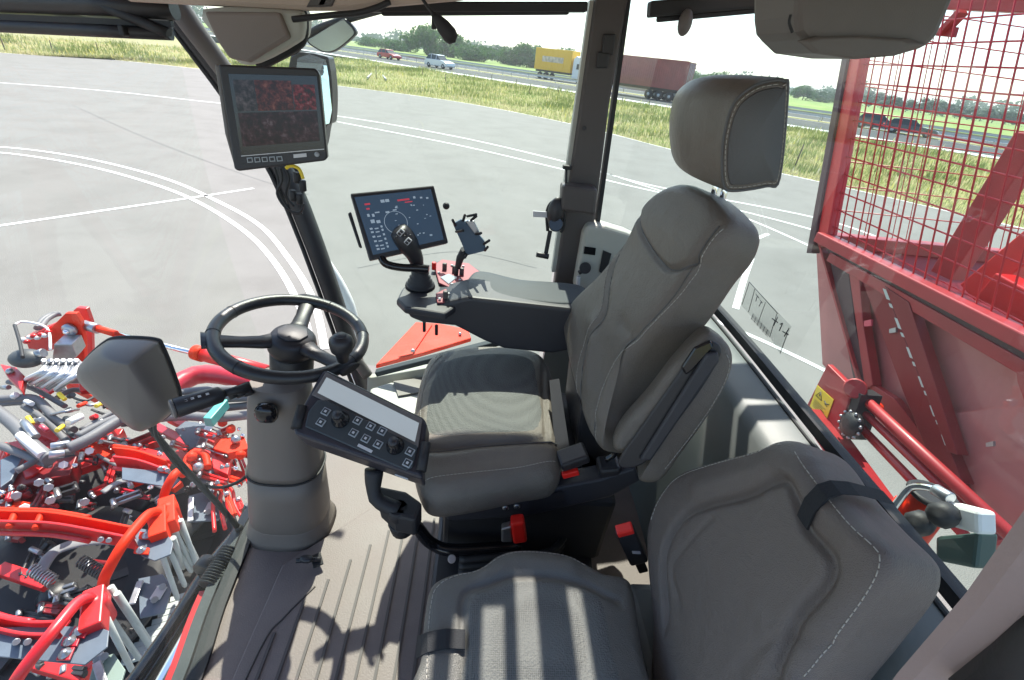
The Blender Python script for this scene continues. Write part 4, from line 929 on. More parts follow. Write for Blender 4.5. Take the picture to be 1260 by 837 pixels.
# indicator stalk
e0 = P(305, 477, z=.585); e1 = P(276, 484, y=e0.y-.035); e2 = P(214, 503, y=e0.y-.10)
mb = MB(); mb.tube([e0, e0.lerp(e1, .5), e1], [.013, .009, .008], 12); mb.build('stalk_arm', M['rubber'], st)
mb = MB(); d_ = (e2-e1).normalized(); mb.lathe(e1, d_, [(0, .010), (.008, .0185), (.03, .0200), ((e2-e1).length-.004, .0215), ((e2-e1).length, .018), ((e2-e1).length-.001, .011)], 18); sk = mb.build('indicator_stalk', M['black'], st)
mb = MB(); L_ = (e2-e1).length; mb.lathe(e1+d_*(L_-.001), d_, [(0, .021), (.005, .0215), (.007, .015), (.003, .012)], 18); mb.build('stalk_end', M['mirrorback'], sk)
side = d_.cross(Vector((0, 0, 1))).normalized(); upx = side.cross(d_).normalized(); fc = (-fw+upx*.6).normalized(); fc = (fc-d_*fc.dot(d_)).normalized()
for k, l in enumerate((.03, .045, .058, .07)):
    mb = MB(); mb.bar(e1+d_*l+fc*.0203, e1+d_*(l+.006)+fc*.0203, .005, .0008, fc); mb.build('stalk_symbol', M['label'], sk)
mb = MB()
for k, l in enumerate((0, .014, .028)):
    mb.tube([P(283+k*9, 478-k*3, z=.575), P(289+k*9, 490-k*2, z=.555)], .011, 10)
mb.build('stalk_boot', M['rubber'], st)
mb = MB(); mb.ball(P(377, 688, z=.05), (.02, .012, .01)); mb.cyl(P(364, 690, z=.05), P(395, 688, z=.04), .007, 8); mb.build('tilt_pedal', M['black'], st)
mb = MB(); mb.bar(P(388, 682, z=.04), P(392, 697, z=.03), .028, .006); mb.build('pedal_pad', M['rubber'], st, bevel=.002)

# ================================================================== KEYPAD TERMINAL
tm = thing('control_terminal', 'slanted black control terminal with pale display strip, two knobs and square buttons beside the wheel', 'control unit', P(440, 540, z=.6))
ta_, tb_, tc_ = P(396, 455, z=.66), P(525, 516, z=.62), P(360, 520, z=.60)
tpl = plane3(ta_, tb_, tc_); tn = tpl[1]
if tn.z < 0: tn = -tn
tpl = (ta_, tn)
TPX = lambda l, h=0: [p+tn*h for p in PL(l, pl=tpl)]
mb = MB(); mb.slab(TPX([(396, 455), (403, 455), (522, 514), (525, 522), (519, 575), (520, 590), (362, 535), (358, 524), (370, 502)]), -tn*.072); bd = mb.build('body', M['console_dark'], tm, bevel=.008, seg=3)
mb = MB(); mb.slab(TPX([(402, 459), (520, 517), (515, 552), (384, 487)], .002), tn*.004); mb.build('display_frame', M['mirrorback'], bd, bevel=.002)
mb = MB(); mb.slab(TPX([(403, 466), (516, 522), (511, 545), (392, 485)], .0065), tn*.001); mb.build('display', M['panel_glass'], bd)
mb = MB(); mb.slab(TPX([(392, 493), (412, 492), (500, 536), (515, 548), (508, 576), (500, 580), (376, 526), (380, 508)], .001), tn*.005); mb.build('key_plate', M['slate_dark'], bd, bevel=.003)
for a, b in ((402, 508), (396, 521), (441, 519), (457, 526), (471, 532), (436, 534), (451, 541), (466, 548), (505, 557), (502, 571)):
    c = P(a, b, pl=tpl)+tn*.0065; ux = (tb_-ta_).normalized(); uy = tn.cross(ux); Rm_ = Matrix((ux, uy, tn)).transposed()
    mb = MB(); mb.box(c, (.017, .016, .003), Rm_); kb = mb.build('button', M['buttonline'], bd, bevel=.001)
    mb = MB(); mb.box(c+tn*.0012, (.0125, .0115, .0025), Rm_); mb.build('button_cap', M['slate_dark'], kb)
    mb = MB(); mb.box(c+tn*.0028, (.005, .005, .0006), Rm_); mb.build('button_symbol', M['label'], kb)
for a, b in ((420, 518), (487, 550)):
    c = P(a, b, pl=tpl)+tn*.005; mb = MB(); mb.lathe(c, tn, [(0, .019), (.006, .018), (.010, .012), (.026, .0115), (.029, .0)], 20); mb.build('rotary_knob', M['black_gloss'], bd)
    mb = MB(); mb.lathe(c+tn*.027, tn, [(0, .011), (.006, .010), (.007, 0)], 14); mb.build('knob_top', M['black'], bd)
mb = MB(); mb.box(P(450, 553, pl=tpl)+tn*.0068, (.034, .006, .001), Rm_); mb.build('silver_badge', M['label'], bd)
mb = MB(); ev_ = (P(520, 590, pl=tpl)-P(362, 535, pl=tpl)).normalized(); ov_ = ev_.cross(tn); ov_ = ov_ if ov_.y < 0 else -ov_
ec_ = P(482, 577, pl=tpl)-tn*.045+ov_*.001; mb.bar(ec_, ec_+ev_*.03, .007, .002, ov_); mb.build('type_plate', M['label'], bd)
for a, b in (((372, 500), (364, 528)), ((524, 545), (518, 580))):
    mb = MB(); mb.tube(TPX([a, b], .0), .011, 10); mb.build('end_grip', M['rubber'], bd)
j0 = P(452, 566, pl=tpl)-tn*.07; j1 = P(462, 612, z=.46); j2 = P(490, 628, z=.44)
mb = MB(); mb.tube(smooth([j0, j1, j2], 4), [.020, .020, .018, .015, .016, .016, .018, .018, .018], 14); mb.build('swivel_arm', M['rubber'], tm)
mb = MB(); mb.slab(PL([(462, 596), (500, 604), (520, 618), (512, 640), (486, 634), (468, 618)], z=.45), (0, 0, -.06)); mb.build('terminal_bracket', M['rubber'], tm, bevel=.008)
mb = MB(); mb.cyl(j2-Vector((0, 0, .02)), j2+Vector((0, 0, .01)), .022, 20); mb.build('swivel_joint', M['rubber'], tm)
mb = MB(); mb.tube(smooth([j2-Vector((0, 0, .02)), P(512, 648, z=.30), P(530, 668, z=.22), P(560, 677, z=.2), P(640, 672, z=.2)], 6), .016, 12); mb.build('support_tube', M['black_gloss'], tm)
mb = MB(); mb.cyl(P(492, 640, z=.38), P(496, 650, z=.34), .028, 16); mb.build('clamp_ring', M['rubber'], tm)

# ================================================================== ARMREST CONSOLE
ac = thing('armrest_console', 'slate grey control armrest with joystick and button panel right of the driver seat', 'armrest', P(620, 380, z=.6))
ct = .70
top_ = PL([(488, 368), (494, 356), (512, 338), (528, 326), (540, 320), (580, 326), (594, 334), (592, 350), (560, 378), (548, 386), (498, 378)], z=ct)
mb = MB(); mb.slab(top_, (0, 0, -.022)); mb.build('control_plate', M['console'], ac, bevel=.006)
bo = [P(502, 386, z=.68), P(570, 374, z=.68), P(592, 345, z=.69), P(716, 352, z=.69), P(720, 375, z=.69)]
ynear = P(560, 385, z=.68).y
sidep = [P(500, 384, y=ynear), P(575, 366, y=ynear), P(704, 380, y=ynear), P(716, 392, y=ynear), P(712, 430, y=ynear), P(680, 436, y=ynear), P(620, 430, y=ynear), P(595, 420, y=ynear), P(560, 402, y=ynear), P(520, 398, y=ynear), P(504, 392, y=ynear)]
mb = MB(); mb.slab(sidep, (0, .13, 0)); mb.build('armrest_body', M['console'], ac, bevel=.014, seg=3)
o_ = PL([(574, 352), (578, 338), (592, 333), (640, 343), (712, 350), (722, 360), (706, 374), (640, 370), (590, 364)], z=.725)
mb = pad(smooth(o_, 5, True), (0, 0, 1), .028, .014, .006, rings=12); mb.build('armrest_pad', M['consoletop'], ac)
# button panel
pp2 = PL([(534, 328), (544, 321), (577, 326), (590, 336), (572, 352), (556, 357), (540, 350)], z=ct+.004)
mb = MB(); mb.slab(pp2, (0, 0, .006)); bpn = mb.build('button_panel', M['iconpink'], ac, bevel=.002)
mb = MB(); mb.slab(PL([(542, 342), (552, 338), (562, 342), (552, 350)], z=ct+.0105), (0, 0, .003)); mb.build('small_display', M['panel_glass'], bpn)
mb = MB(); mb.slab(PL([(536, 363), (548, 357), (566, 362), (556, 374), (538, 374)], z=ct+.003), (0, 0, .005)); bp3 = mb.build('lower_button_panel', M['iconpink'], ac, bevel=.002)
for i, (a, b) in enumerate(((534, 330), (547, 331), (559, 334), (568, 337), (548, 366))):
    c = P(a, b, z=ct+.012); mb = MB(); mb.slab([c+Vector((x*.007, y*.006, -.006)) for x, y in ((-1, -1), (1, -1), (1, 1), (-1, 1))], (0, 0, .026)); mb.build('rocker_switch', M['darktrim'] if i else M['redbutton'], bpn, bevel=.003)
for a, b in ((556, 327), (570, 328), (540, 336), (566, 345), (556, 350), (552, 362), (562, 364), (541, 368)):
    c = P(a, b, z=ct+.0115); mb = MB(); mb.lathe(c, (0, 0, 1), [(0, .0045), (.003, .0042), (.0035, 0)], 10); mb.build('round_button', M['label'], bpn)
# joystick
jb = P(517, 352, z=ct+.002)
mb = MB(); mb.lathe(jb, (0, 0, 1), [(0, .044), (.008, .042), (.010, .032), (.018, .036), (.022, .028), (.030, .031), (.034, .023), (.042, .026), (.048, .018), (.06, .017)], 20); mb.build('joystick_bellows', M['rubber'], ac)
ya = jb.y
js = smooth([jb+Vector((0, 0, .04)), P(515, 330, y=ya), P(510, 314, y=ya-.005), P(500, 297, y=ya-.01), P(488, 281, y=ya-.015)], 5)
rr = [1.3*q for q in [.017, .016, .0155, .015, .015, .0155, .016, .017, .019, .020, .021, .022, .024, .026, .027, .0275, .0275, .027, .025, .022, .010]]
mb = MB(); mb.tube(js, rr[:len(js)], 16, flat=.8); jk = mb.build('joystick', M['black'], ac)
mb = MB(); mb.ball(P(520, 333, y=ya-.01), (.018, .014, .012)); mb.build('joystick_rest', M['black'], jk)
jn = -fw
for (a, b), rc in (((493, 286), 1), ((502, 297), 1), ((498, 291), 0), ((488, 292), 0), ((505, 290), 0)):
    c = P(a, b, y=ya-.045)
    if rc:
        mb = MB(); mb.box(c, (.020, .006, .014), Matrix.Rotation(R(-50), 3, 'Y')); kb = mb.build('rocker_pad', M['label'], jk, bevel=.002)
        for s_ in (-1, 1): mb = MB(); mb.box(c+Matrix.Rotation(R(-50), 3, 'Y')@Vector((s_*.0045, -.003, 0)), (.007, .004, .009), Matrix.Rotation(R(-50), 3, 'Y')); mb.build('rocker_key', M['black'], kb, bevel=.001)
    else:
        mb = MB(); mb.ball(c, .0035, n=8, m=6); mb.build('joystick_button', M['console'], jk)
for a, b in ((522, 399), (537, 403)):
    mb = MB(); mb.cyl(P(a, b-3, y=ynear+.05), P(a, b+9, y=ynear+.05), .005, 8); mb.build('cable_clip', M['rubber'], ac)
# display on the armrest
ds = thing('touch_display', 'large tilted touch display with slate screen mounted in front of the joystick', 'display', P(490, 275, y=1.15))
d0, d1, d2, d3 = P(432, 239, y=1.24), P(534, 229, y=1.32), P(551, 299, y=1.26), P(455, 320, y=1.17)
dpl = plane3(d0, d1, d3); dn = dpl[1]
if dn.y > 0: dn = -dn
dpl = (d0, dn)
mb = MB(); mb.slab(PL([(431, 238), (534, 228), (552, 299), (455, 321)], pl=dpl), -dn*.022); bz = mb.build('bezel', M['black'], ds, bevel=.004)
mb = MB(); mb.slab([p+dn*.0012 for p in PL([(436, 243), (530, 233), (546, 295), (459, 314)], pl=dpl)], dn*.0006); sc_ = mb.build('screen', M['screenblue'], bz)
mb = MB(); mb.slab([p-dn*.004 for p in PL([(428, 262), (432, 260), (446, 305), (442, 304)], pl=dpl)], -dn*.014); mb.build('side_keys', M['rubber'], ds, bevel=.003)
o00, o10, o11, o01 = [p+dn*.0022 for p in PL([(436, 243), (530, 233), (546, 295), (459, 314)], pl=dpl)]
def onscreen(u, v, q4): a, b, c, d = q4; return a.lerp(b, u).lerp(d.lerp(c, u), v)
def icons(q4, spec, nrm, parent):
    for nm, m, lst in spec:
        mb = MB()
        for u, v, w_, h_ in lst:
            mb.slab([onscreen(u+a*w_/2, v+b*h_/2, q4) for a, b in ((-1, -1), (1, -1), (1, 1), (-1, 1))], nrm*.0004)
        mb.build(nm, m, parent, kind='stuff')
rr_ = random.Random(3)
ic = [(.33, .12, .05, .05), (.39, .12, .05, .05), (.75, .12, .03, .04), (.84, .14, .03, .03), (.92, .16, .03, .03), (.10, .33, .03, .05), (.16, .34, .03, .05), (.35, .32, .05, .03), (.13, .44, .05, .06), (.20, .46, .05, .05), (.22, .30, .06, .02), (.45, .30, .05, .02)]
for v in (.56, .62, .70, .78, .86, .92): ic += [(.08+.02*(v-.5), v, .035, .03), (.15, v+.01, .05, .02), (.22, v-.01, .025, .035)]
for k in range(26): ic.append((rr_.uniform(.3, .92), rr_.uniform(.22, .88), rr_.uniform(.01, .03), rr_.uniform(.008, .022)))
icons((o00, o10, o11, o01), [('screen_icons', M['icon'], ic), ('screen_warnings', M['iconred'], [(.13, .14, .07, .03), (.12, .22, .04, .03), (.60, .14, .16, .03), (.66, .19, .10, .02)])], dn, sc_)
mb = MB(); tt = [onscreen(.42+.15*math.cos(k/24*6.283), .52+.2*math.sin(k/24*6.283), (o00, o10, o11, o01)) for k in range(24)]; mb.tube(tt, .0008, 4, loop=True); mb.build('screen_dial', M['icon'], sc_)
mb = MB(); mb.tube(smooth([P(468, 312, y=1.20), P(474, 324, y=1.18), P(492, 329, y=1.18), P(515, 330, y=1.18), P(528, 331, y=1.18)], 5), .011, 12); mb.build('mounting_arm', M['black_gloss'], ds)
mb = MB(); mb.ball(P(549, 253.5, y=1.44), .011); mb.build('round_stop', M['rubber'], label='small round black stop stuck on the side glass right of the touch display', cat='stop')
# phone holder
ph = thing('phone_holder', 'slate blue phone holder with black gripping fingers on a short arm behind the joystick', 'phone holder', P(575, 300, y=1.3))
hq = PL([(557, 276), (568, 270), (583, 282), (596, 297), (598, 309), (574, 315), (568, 300)], y=1.30)
mb = MB(); mb.slab(hq, (0, .012, 0)); mb.build('back_plate', M['steelblue'], ph, bevel=.003)
mb = MB(); mb.slab(PL([(572, 272), (583, 272), (592, 290), (584, 288)], y=1.296), (0, .012, 0)); mb.build('grip_insert', M['metal'], ph, bevel=.002)
for a, b, c_, d_ in ((560, 277, 557, 271), (570, 271, 572, 265), (580, 271, 586, 266), (576, 266, 586, 264), (596, 300, 602, 296), (597, 308, 600, 304), (562, 285, 570, 284), (586, 288, 592, 287), (574, 314, 572, 317)):
    p, q_ = P(a, b, y=1.295), P(c_, d_, y=1.265); mb = MB(); mb.tube(smooth([P(a, b, y=1.31), p, q_], 3), .004, 8); mb.build('gripping_finger', M['rubber'], ph)
mb = MB(); mb.tube([P(572, 308, y=1.31), P(566, 318, y=1.32), P(563, 330, y=1.32)], [.014, .012, .009], 10); mb.build('holder_arm', M['rubber'], ph)
mb = MB(); mb.cyl(P(562, 328, y=1.32), P(561, 340, y=1.32), .007, 8); mb.build('holder_foot', M['rubber'], ph)

# monitor on the pillar
mo = thing('camera_monitor', 'black camera monitor showing red machine views, fixed high on the front pillar', 'monitor', P(335, 145, y=.95))
m0, m1, m3 = P(270, 80, y=1.0), P(391, 84, y=1.04), P(291, 211, y=.98)
mpl = plane3(m0, m1, m3); mn = mpl[1]
if mn.y > 0: mn = -mn
mpl = (m0, mn)
mb = MB(); mb.slab(PL([(268, 79), (388, 84), (393, 90), (403, 194), (400, 198), (293, 211), (288, 208)], pl=mpl), -mn*.035); mz = mb.build('housing', M['black'], mo, bevel=.008, seg=3)
mb = MB(); mb.slab([p+mn*.0012 for p in PL([(281, 91), (390, 94), (400, 186), (297, 191)], pl=mpl)], mn*.0005); ms = mb.build('screen', M['screen'], mz)
Q4 = [p+mn*.0022 for p in PL([(284, 93), (388, 96), (396, 178), (298, 186)], pl=mpl)]
def panel(name, m, u0_, v0_, u1_, v1_):
    mb = MB(); mb.slab([onscreen(u, v, Q4) for u, v in ((u0_, v0_), (u1_, v0_), (u1_, v1_), (u0_, v1_))], mn*.0003); mb.build(name, m, ms)
def feed(name, c1, c2, c3, sc, st_):
    m = bpy.data.materials.new(name); m.use_nodes = True; nt = m.node_tree; N = nt.nodes; b = N['Principled BSDF']; b.inputs['Base Color'].default_value = (.01, .01, .012, 1); b.inputs['Roughness'].default_value = .12
    tc = N.new('ShaderNodeTexCoord'); nz = N.new('ShaderNodeTexNoise'); nz.inputs['Scale'].default_value = sc; nz.inputs['Detail'].default_value = 6; nz.inputs['Roughness'].default_value = .7
    nt.links.new(tc.outputs['Object'], nz.inputs['Vector']); cr_ = N.new('ShaderNodeValToRGB'); e = cr_.color_ramp.elements
    b.inputs['Specular IOR Level'].default_value = .25; e[0].position = .44; e[0].color = (*c1, 1); e[1].position = .70; e[1].color = (*c3, 1); x = e.new(.55); x.color = (*c2, 1)
    nt.links.new(nz.outputs['Fac'], cr_.inputs[0]); nt.links.new(cr_.outputs[0], b.inputs['Emission Color']); b.inputs['Emission Strength'].default_value = st_
    return m
panel('camera_view', feed('feed_left', (.02, .02, .025), (.07, .06, .07), (.18, .16, .17), 95, .20), .02, .05, .25, .46)
panel('camera_view', feed('feed_mid', (.03, .012, .015), (.12, .03, .03), (.30, .12, .09), 90, .20), .26, .05, .70, .46)
panel('camera_view', feed('feed_right', (.03, .02, .02), (.22, .02, .03), (.35, .25, .25), 95, .20), .71, .10, .98, .46)
panel('camera_view', feed('feed_low', (.015, .008, .012), (.05, .02, .028), (.16, .12, .14), 80, .20), .02, .48, .98, .94)
for k in range(5):
    c = [p+mn*.001 for p in PL([(304+k*9.1, 194.5-k*.4), (310.5+k*9.1, 194-k*.4), (311.5+k*9.1, 199.5-k*.4), (305+k*9.1, 200-k*.4)], pl=mpl)]
    mb = MB(); mb.tube(c, .0009, 5, loop=True); mb.slab([p for p in c], mn*.0006); mb.build('function_button', M['buttonline'], mz)
    cc = sum(c, Vector())/4; mb = MB(); mb.slab([cc+(p-cc)*.7+mn*.0008 for p in c], mn*.0006); mb.build('button_face', M['black'], mz)
mb = MB(); mb.slab([p+mn*.001 for p in PL([(361, 190), (377, 188.5), (377.5, 193), (361.5, 194.5)], pl=mpl)], mn*.0008); mb.build('silver_badge', M['label'], mz)
mb = MB(); mb.lathe(P(390, 190, pl=mpl), mn, [(0, .005), (.002, .005), (.0022, .0)], 12); mb.build('power_button', M['buttonline'], mz)
mb = MB(); mb.slab([p+mn*.0016 for p in PL([(297, 191.6), (399, 183), (399, 184), (297, 192.6)], pl=mpl)], mn*.0005); mb.build('bezel_line', M['label'], mz)
mb = MB(); mb.slab([p-mn*.008 for p in PL([(262, 78), (270, 79), (288, 210), (275, 165)], pl=mpl)], -mn*.04); mb.build('side_flange', M['mirrorback'], mo, bevel=.004)
mb = MB(); mb.cyl(P(330, 170, y=1.04), P(330, 175, y=1.25), .03, 14); mb.build('mount', M['black'], mo)
# cable bunch below the monitor
cbt = thing('monitor_cables', 'bunch of black cables with yellow sleeve and plugs hanging below the camera monitor', 'cable', P(355, 235, y=1.15))
for i, pts in enumerate([[(345, 207), (347, 222), (341, 238), (352, 256), (368, 262), (374, 250)], [(338, 206), (342, 220), (346, 240), (360, 262), (372, 262)], [(352, 208), (356, 220), (352, 240), (362, 254)], [(362, 206), (368, 216), (372, 236), (370, 256)]]):
    mb = MB(); mb.tube(smooth(PL(pts, y=1.12+.01*i), 5), .0032, 7); mb.build('cable', M['rubber'], cbt)
mb = MB(); mb.tube(smooth(PL([(352, 207), (358, 204), (368, 208), (373, 220)], y=1.10), 5), .004, 8); mb.build('yellow_sleeve', M['yellow'], cbt)
for a, b in ((365, 218), (372, 228), (368, 244), (360, 240)):
    mb = MB(); mb.cyl(P(a, b-6, y=1.10), P(a+1, b+7, y=1.10), .008, 10); mb.build('plug', M['rubber'], cbt)
# microphone
mi = thing('microphone', 'black microphone on a thin stem hanging from the roof rail', 'microphone', P(540, 25, y=1.2))
mb = MB(); mb.tube(smooth(PL([(515, -8), (524, 5), (532, 16), (537, 22)], y=1.2), 5), .0035, 8); mb.build('stem', M['rubber'], mi)
mb = MB(); a_, b_ = P(533, 17, y=1.2), P(551, 40, y=1.2); mb.lathe(a_, b_-a_, [(0, .006), (.01, .010), (.03, .0155), (.05, .017), (.062, .013), (.068, .0)], 16); mb.build('head', M['rubber'], mi)
mb = MB(); mb.box(P(534, 29, y=1.21), (.010, .012, .022)); mb.build('clip', M['rubber'], mi, bevel=.002)
# small mirrors outside
mr = thing('curved_mirror', 'rounded trapezoid mirror with thin dark frame hanging outside from the front roof corner', 'mirror', P(405, 45, y=1.9))
o_ = smooth(PL([(377, 51), (386, 44), (420, 24), (428, 26), (438, 38), (434, 46), (414, 62), (400, 65), (388, 60)], y=1.9), 3, True)
fr_n = Vector((.35, -.75, -.25)).normalized()
mb = MB(); mb.slab(o_, (0, .03, 0)); mb.build('mirror_shell', M['black'], mr, bevel=.006)
cc = sum(o_, Vector())/len(o_); mb = MB(); mb.slab([cc+(p-cc)*.91+Vector((0, -.003, 0)) for p in o_], (0, .002, 0)); mb.build('mirror_glass', M['mirror_dull'], mr)
mb = MB(); mb.tube(smooth(PL([(372, 48), (384, 40), (400, 32), (440, 20), (470, 12)], y=1.92), 4), .012, 8); mb.build('mirror_arm', M['rubber'], mr)
m2_ = thing('wing_mirror', 'tall rectangular wing mirror outside just right of the camera monitor', 'mirror', P(390, 110, y=1.9))
o_ = smooth(PL([(357, 71), (398, 69), (405, 78), (409, 112), (408, 150), (402, 155), (398, 178), (392, 190), (380, 196), (357, 150)], y=1.9), 3, True)
mb = MB(); mb.slab(o_, (0, .07, 0)); mb.build('mirror_shell', M['black'], m2_, bevel=.01)
mb = MB(); mb.slab([p for p in smooth(PL([(366, 72), (396, 72), (402, 80), (406, 114), (405, 152), (366, 150)], pl=(P(386, 110, y=1.885), Vector((0, -1, .10)).normalized())), 2, True)], (0, .004, 0)); mb.build('mirror_glass', M['gloss_sky'], m2_)
mb = MB(); mb.tube(PL([(364, 30), (363, 75)], y=1.93), .014, 8); mb.build('mirror_arm', M['rubber'], m2_)

# winch handle and box on the door pillar
wb_ = thing('blind_crank', 'black crank handle and cord reel fixed beside the door pillar', 'crank', P(680, 270, y=1.45))
mb = MB(); mb.tube(smooth(PL([(674, 284), (673, 262), (678, 250), (686, 248), (692, 252), (694, 276), (690, 286)], y=1.46), 5), .0055, 8); mb.build('crank_loop', M['rubber'], wb_)
mb = MB(); mb.ball(P(684, 262, y=1.45), (.028, .02, .05)); mb.build('reel', M['black'], wb_)
mb = MB(); mb.cyl(P(684, 276, y=1.46), P(684, 276, y=1.43), .024, 20); mb.build('reel_disc', M['black_gloss'], wb_)
mb = MB(); mb.bar(P(677, 284, y=1.44), P(671, 316, y=1.43), .012, .012); mb.build('crank_arm', M['rubber'], wb_, bevel=.002)
mb = MB(); mb.cyl(P(660, 313, y=1.42), P(675, 316, y=1.42), .009, 12); mb.build('crank_grip', M['black'], wb_)
mb = MB(); mb.slab(PL([(656, 260), (673, 261), (673, 268), (656, 267)], y=1.45), (0, .004, 0)); mb.build('type_plate', M['label'], wb_)
mb = MB(); mb.tube(PL([(697, 205), (696, 240)], y=1.47), .004, 6); mb.build('cord', M['rubber'], wb_)
mb = MB(); mb.box(P(698, 206, y=1.47), (.028, .02, .012)); mb.build('cord_guide', M['rubber'], wb_, bevel=.002)
mb = MB(); mb.slab(PL([(692, 228), (736, 233), (733, 266), (690, 260)], y=1.43), (0, .06, .0)); mb.build('belt_guide', M['darktrim'], label='dark rectangular belt guide box clamped on the door pillar', cat='belt guide', bevel=.010)
# side control panel with knob behind the pillar
sc2 = thing('side_control_panel', 'pale grey side panel with small switch window and black key knob behind the door pillar', 'control panel', P(735, 310, y=1.5))
o_ = PL([(718, 288), (724, 277), (745, 279), (772, 287), (800, 300), (800, 370), (706, 356)], y=1.46)
mb = MB(); mb.slab(o_, (0, .08, 0)); mb.build('panel_body', M['trim_light'], sc2, bevel=.014, seg=3)
mb = MB(); mb.slab(PL([(719, 303), (733, 305), (732, 314), (718, 312)], y=1.458), (0, -.004, 0)); mb.build('switch_window', M['black_gloss'], sc2, bevel=.001)
mb = MB(); mb.cyl(P(720, 330, y=1.46), P(720, 330, y=1.43), .020, 18); mb.cyl(P(712, 336, y=1.44), P(722, 330, y=1.44), .008, 8); mb.build('key_knob', M['rubber'], sc2)
mb = MB(); mb.slab(PL([(742, 308), (752, 312), (745, 340), (737, 334)], y=1.458), (0, -.003, 0)); mb.build('side_vent', M['rubber'], sc2)
mb = MB(); mb.cyl(P(712, 340, y=1.44), P(711, 354, y=1.44), .007, 10); mb.build('key', M['label'], sc2)

# ================================================================== RED BUNKER BEHIND THE CAB
bn_ = thing('crop_bunker', 'tall red crop bunker behind the rear window with wire mesh cage on top', 'bunker', (1.9, 2.0, GZ))
XB = 1.9
def B(px, py, dx=0): return P(px, py, x=XB+dx)
C0 = B(1014, 288); lean = (B(1056, 60)-C0); lean = lean/lean.z       # post direction per metre of height
yR = -.6
def cage(y, z, dx=0): return Vector((XB+dx, C0.y + (y-C0.y) + lean.y*(z-C0.z), z))
ztop = 2.55
mb = MB(); mb.bar(cage(C0.y, C0.z-.02, .02), cage(C0.y, ztop, .02), .075, .06, (1, 0, 0)); mb.build('corner_post', M['red'], bn_, bevel=.004)
mb = MB(); mb.bar(cage(C0.y+.065, C0.z-.12, .0), cage(C0.y+.06, ztop, .0), .045, .05, (1, 0, 0)); mb.build('rubber_lip', M['darkpost'], bn_, bevel=.004)
# front mesh: wires one by one
sp_ = .062
n_ = int((C0.y-yR)/sp_)
for i in range(1, n_+14):
    y = C0.y - i*sp_ + .0
    mb = MB(); mb.tube([cage(y, C0.z, .012), cage(y, ztop, .012)], .0036, 5); mb.build('upright_wire', M['redwire'], bn_)
z = C0.z+.05; k = 0
while z < ztop:
    mb = MB(); mb.tube([cage(C0.y, z, .02), cage(yR, z, .02)], .0036, 5); mb.build('cross_wire', M['redwire'], bn_); z += .085
# side mesh on the far flank, seen through the front mesh
def cs(x, z): return Vector((x, C0.y+.02+lean.y*(z-C0.z), z))
for i in range(1, 48):
    x = XB + i*.085
    mb = MB(); mb.tube([cs(x, C0.z), cs(x, ztop)], .003, 4); mb.build('upright_wire', M['redwire'], bn_)
for i in range(1, 15):
    z = C0.z + i*.12; mb = MB(); mb.tube([cs(XB, z), cs(XB+4.2, z)], .003, 4); mb.build('cross_wire', M['redwire'], bn_)
mb = MB(); mb.bar(cs(XB, C0.z-.03), cs(XB+4.3, C0.z-.03), .07, .07); mb.build('side_rail', M['redold'], bn_, bevel=.004)
mb = MB(); mb.slab([cs(XB, C0.z-.06), cs(XB+4.3, C0.z-.06), cs(XB+4.3, .1)+Vector((0, -.5, 0)), cs(XB, .1)+Vector((0, -.5, 0))], (0, .02, 0)); mb.build('side_plate', M['redold'], bn_)
# top rail
mb = MB(); mb.bar(B(1012, 292, -.01), B(1330, 452, -.01), .09, .055); mb.build('top_rail', M['redold'], bn_, bevel=.006)
mb = MB(); mb.bar(B(1022, 305, .02), B(1330, 470, .02), .03, .035); mb.build('rail_gasket', M['darkpost'], bn_)
mb = MB(); mb.bar(B(1022, 316, .01), B(1330, 492, .01), .03, .05); mb.build('under_rail', M['redold'], bn_, bevel=.004)
# inner braces behind the mesh
mb = MB(); mb.bar(P(1165, 340, x=2.4), P(1275, 165, x=2.4), .12, .08, (1, 0, 0)); mb.build('inner_brace', M['redold'], bn_, bevel=.006)
mb = MB(); mb.bar(P(1200, 362, x=2.3), P(1290, 290, x=2.3), .12, .08, (1, 0, 0)); mb.build('inner_brace', M['red'], bn_, bevel=.006)
mb = MB(); mb.bar(P(1225, 352, x=2.2), P(1300, 395, x=2.2), .12, .10, (1, 0, 0)); mb.build('inner_crossmember', M['red'], bn_, bevel=.006)
mb = MB(); mb.bar(P(1168, 4, x=2.05), P(1300, 8, x=2.05), .06, .05); mb.bar(P(1185, 14, x=2.0), P(1158, 42, x=2.0), .045, .03); mb.build('top_bracket', M['redold'], bn_, bevel=.004)
mb = MB(); mb.slab(PL([(1152, 36), (1176, 33), (1172, 46), (1150, 44)], x=2.0), (.02, 0, 0)); mb.build('bracket_plate', M['redold'], bn_, bevel=.003)
# lower wall
mb = MB(); mb.slab([B(1004, 300, .08), B(1340, 480, .08), B(1340, 840, .08), B(1195, 640, .08), B(1056, 500, .08), B(1012, 448, .08)], (.03, 0, 0)); mb.build('wall_plate', M['redplate'], bn_)
mb = MB(); mb.slab([B(1018, 305, .02), B(1042, 318, .02), B(1052, 400, .02), B(1066, 470, .02), B(1052, 478, .02)], (.05, 0, 0)); mb.build('dark_channel', M['darkpost'], bn_, bevel=.004)
mb = MB(); mb.slab([B(1042, 320, .01), B(1056, 332, .01), B(1062, 400, .01), B(1074, 474, .01), B(1064, 478, .01)], (.05, 0, 0)); mb.build('channel_flange', M['redold'], bn_, bevel=.004)
mb = MB(); mb.slab([B(1056, 332, 0), B(1088, 352, 0), B(1130, 460, 0), B(1185, 595, 0), B(1158, 600, 0), B(1110, 480, 0)], (.05, 0, 0)); hb_ = mb.build('ladder_beam', M['darkred'], bn_, bevel=.003)
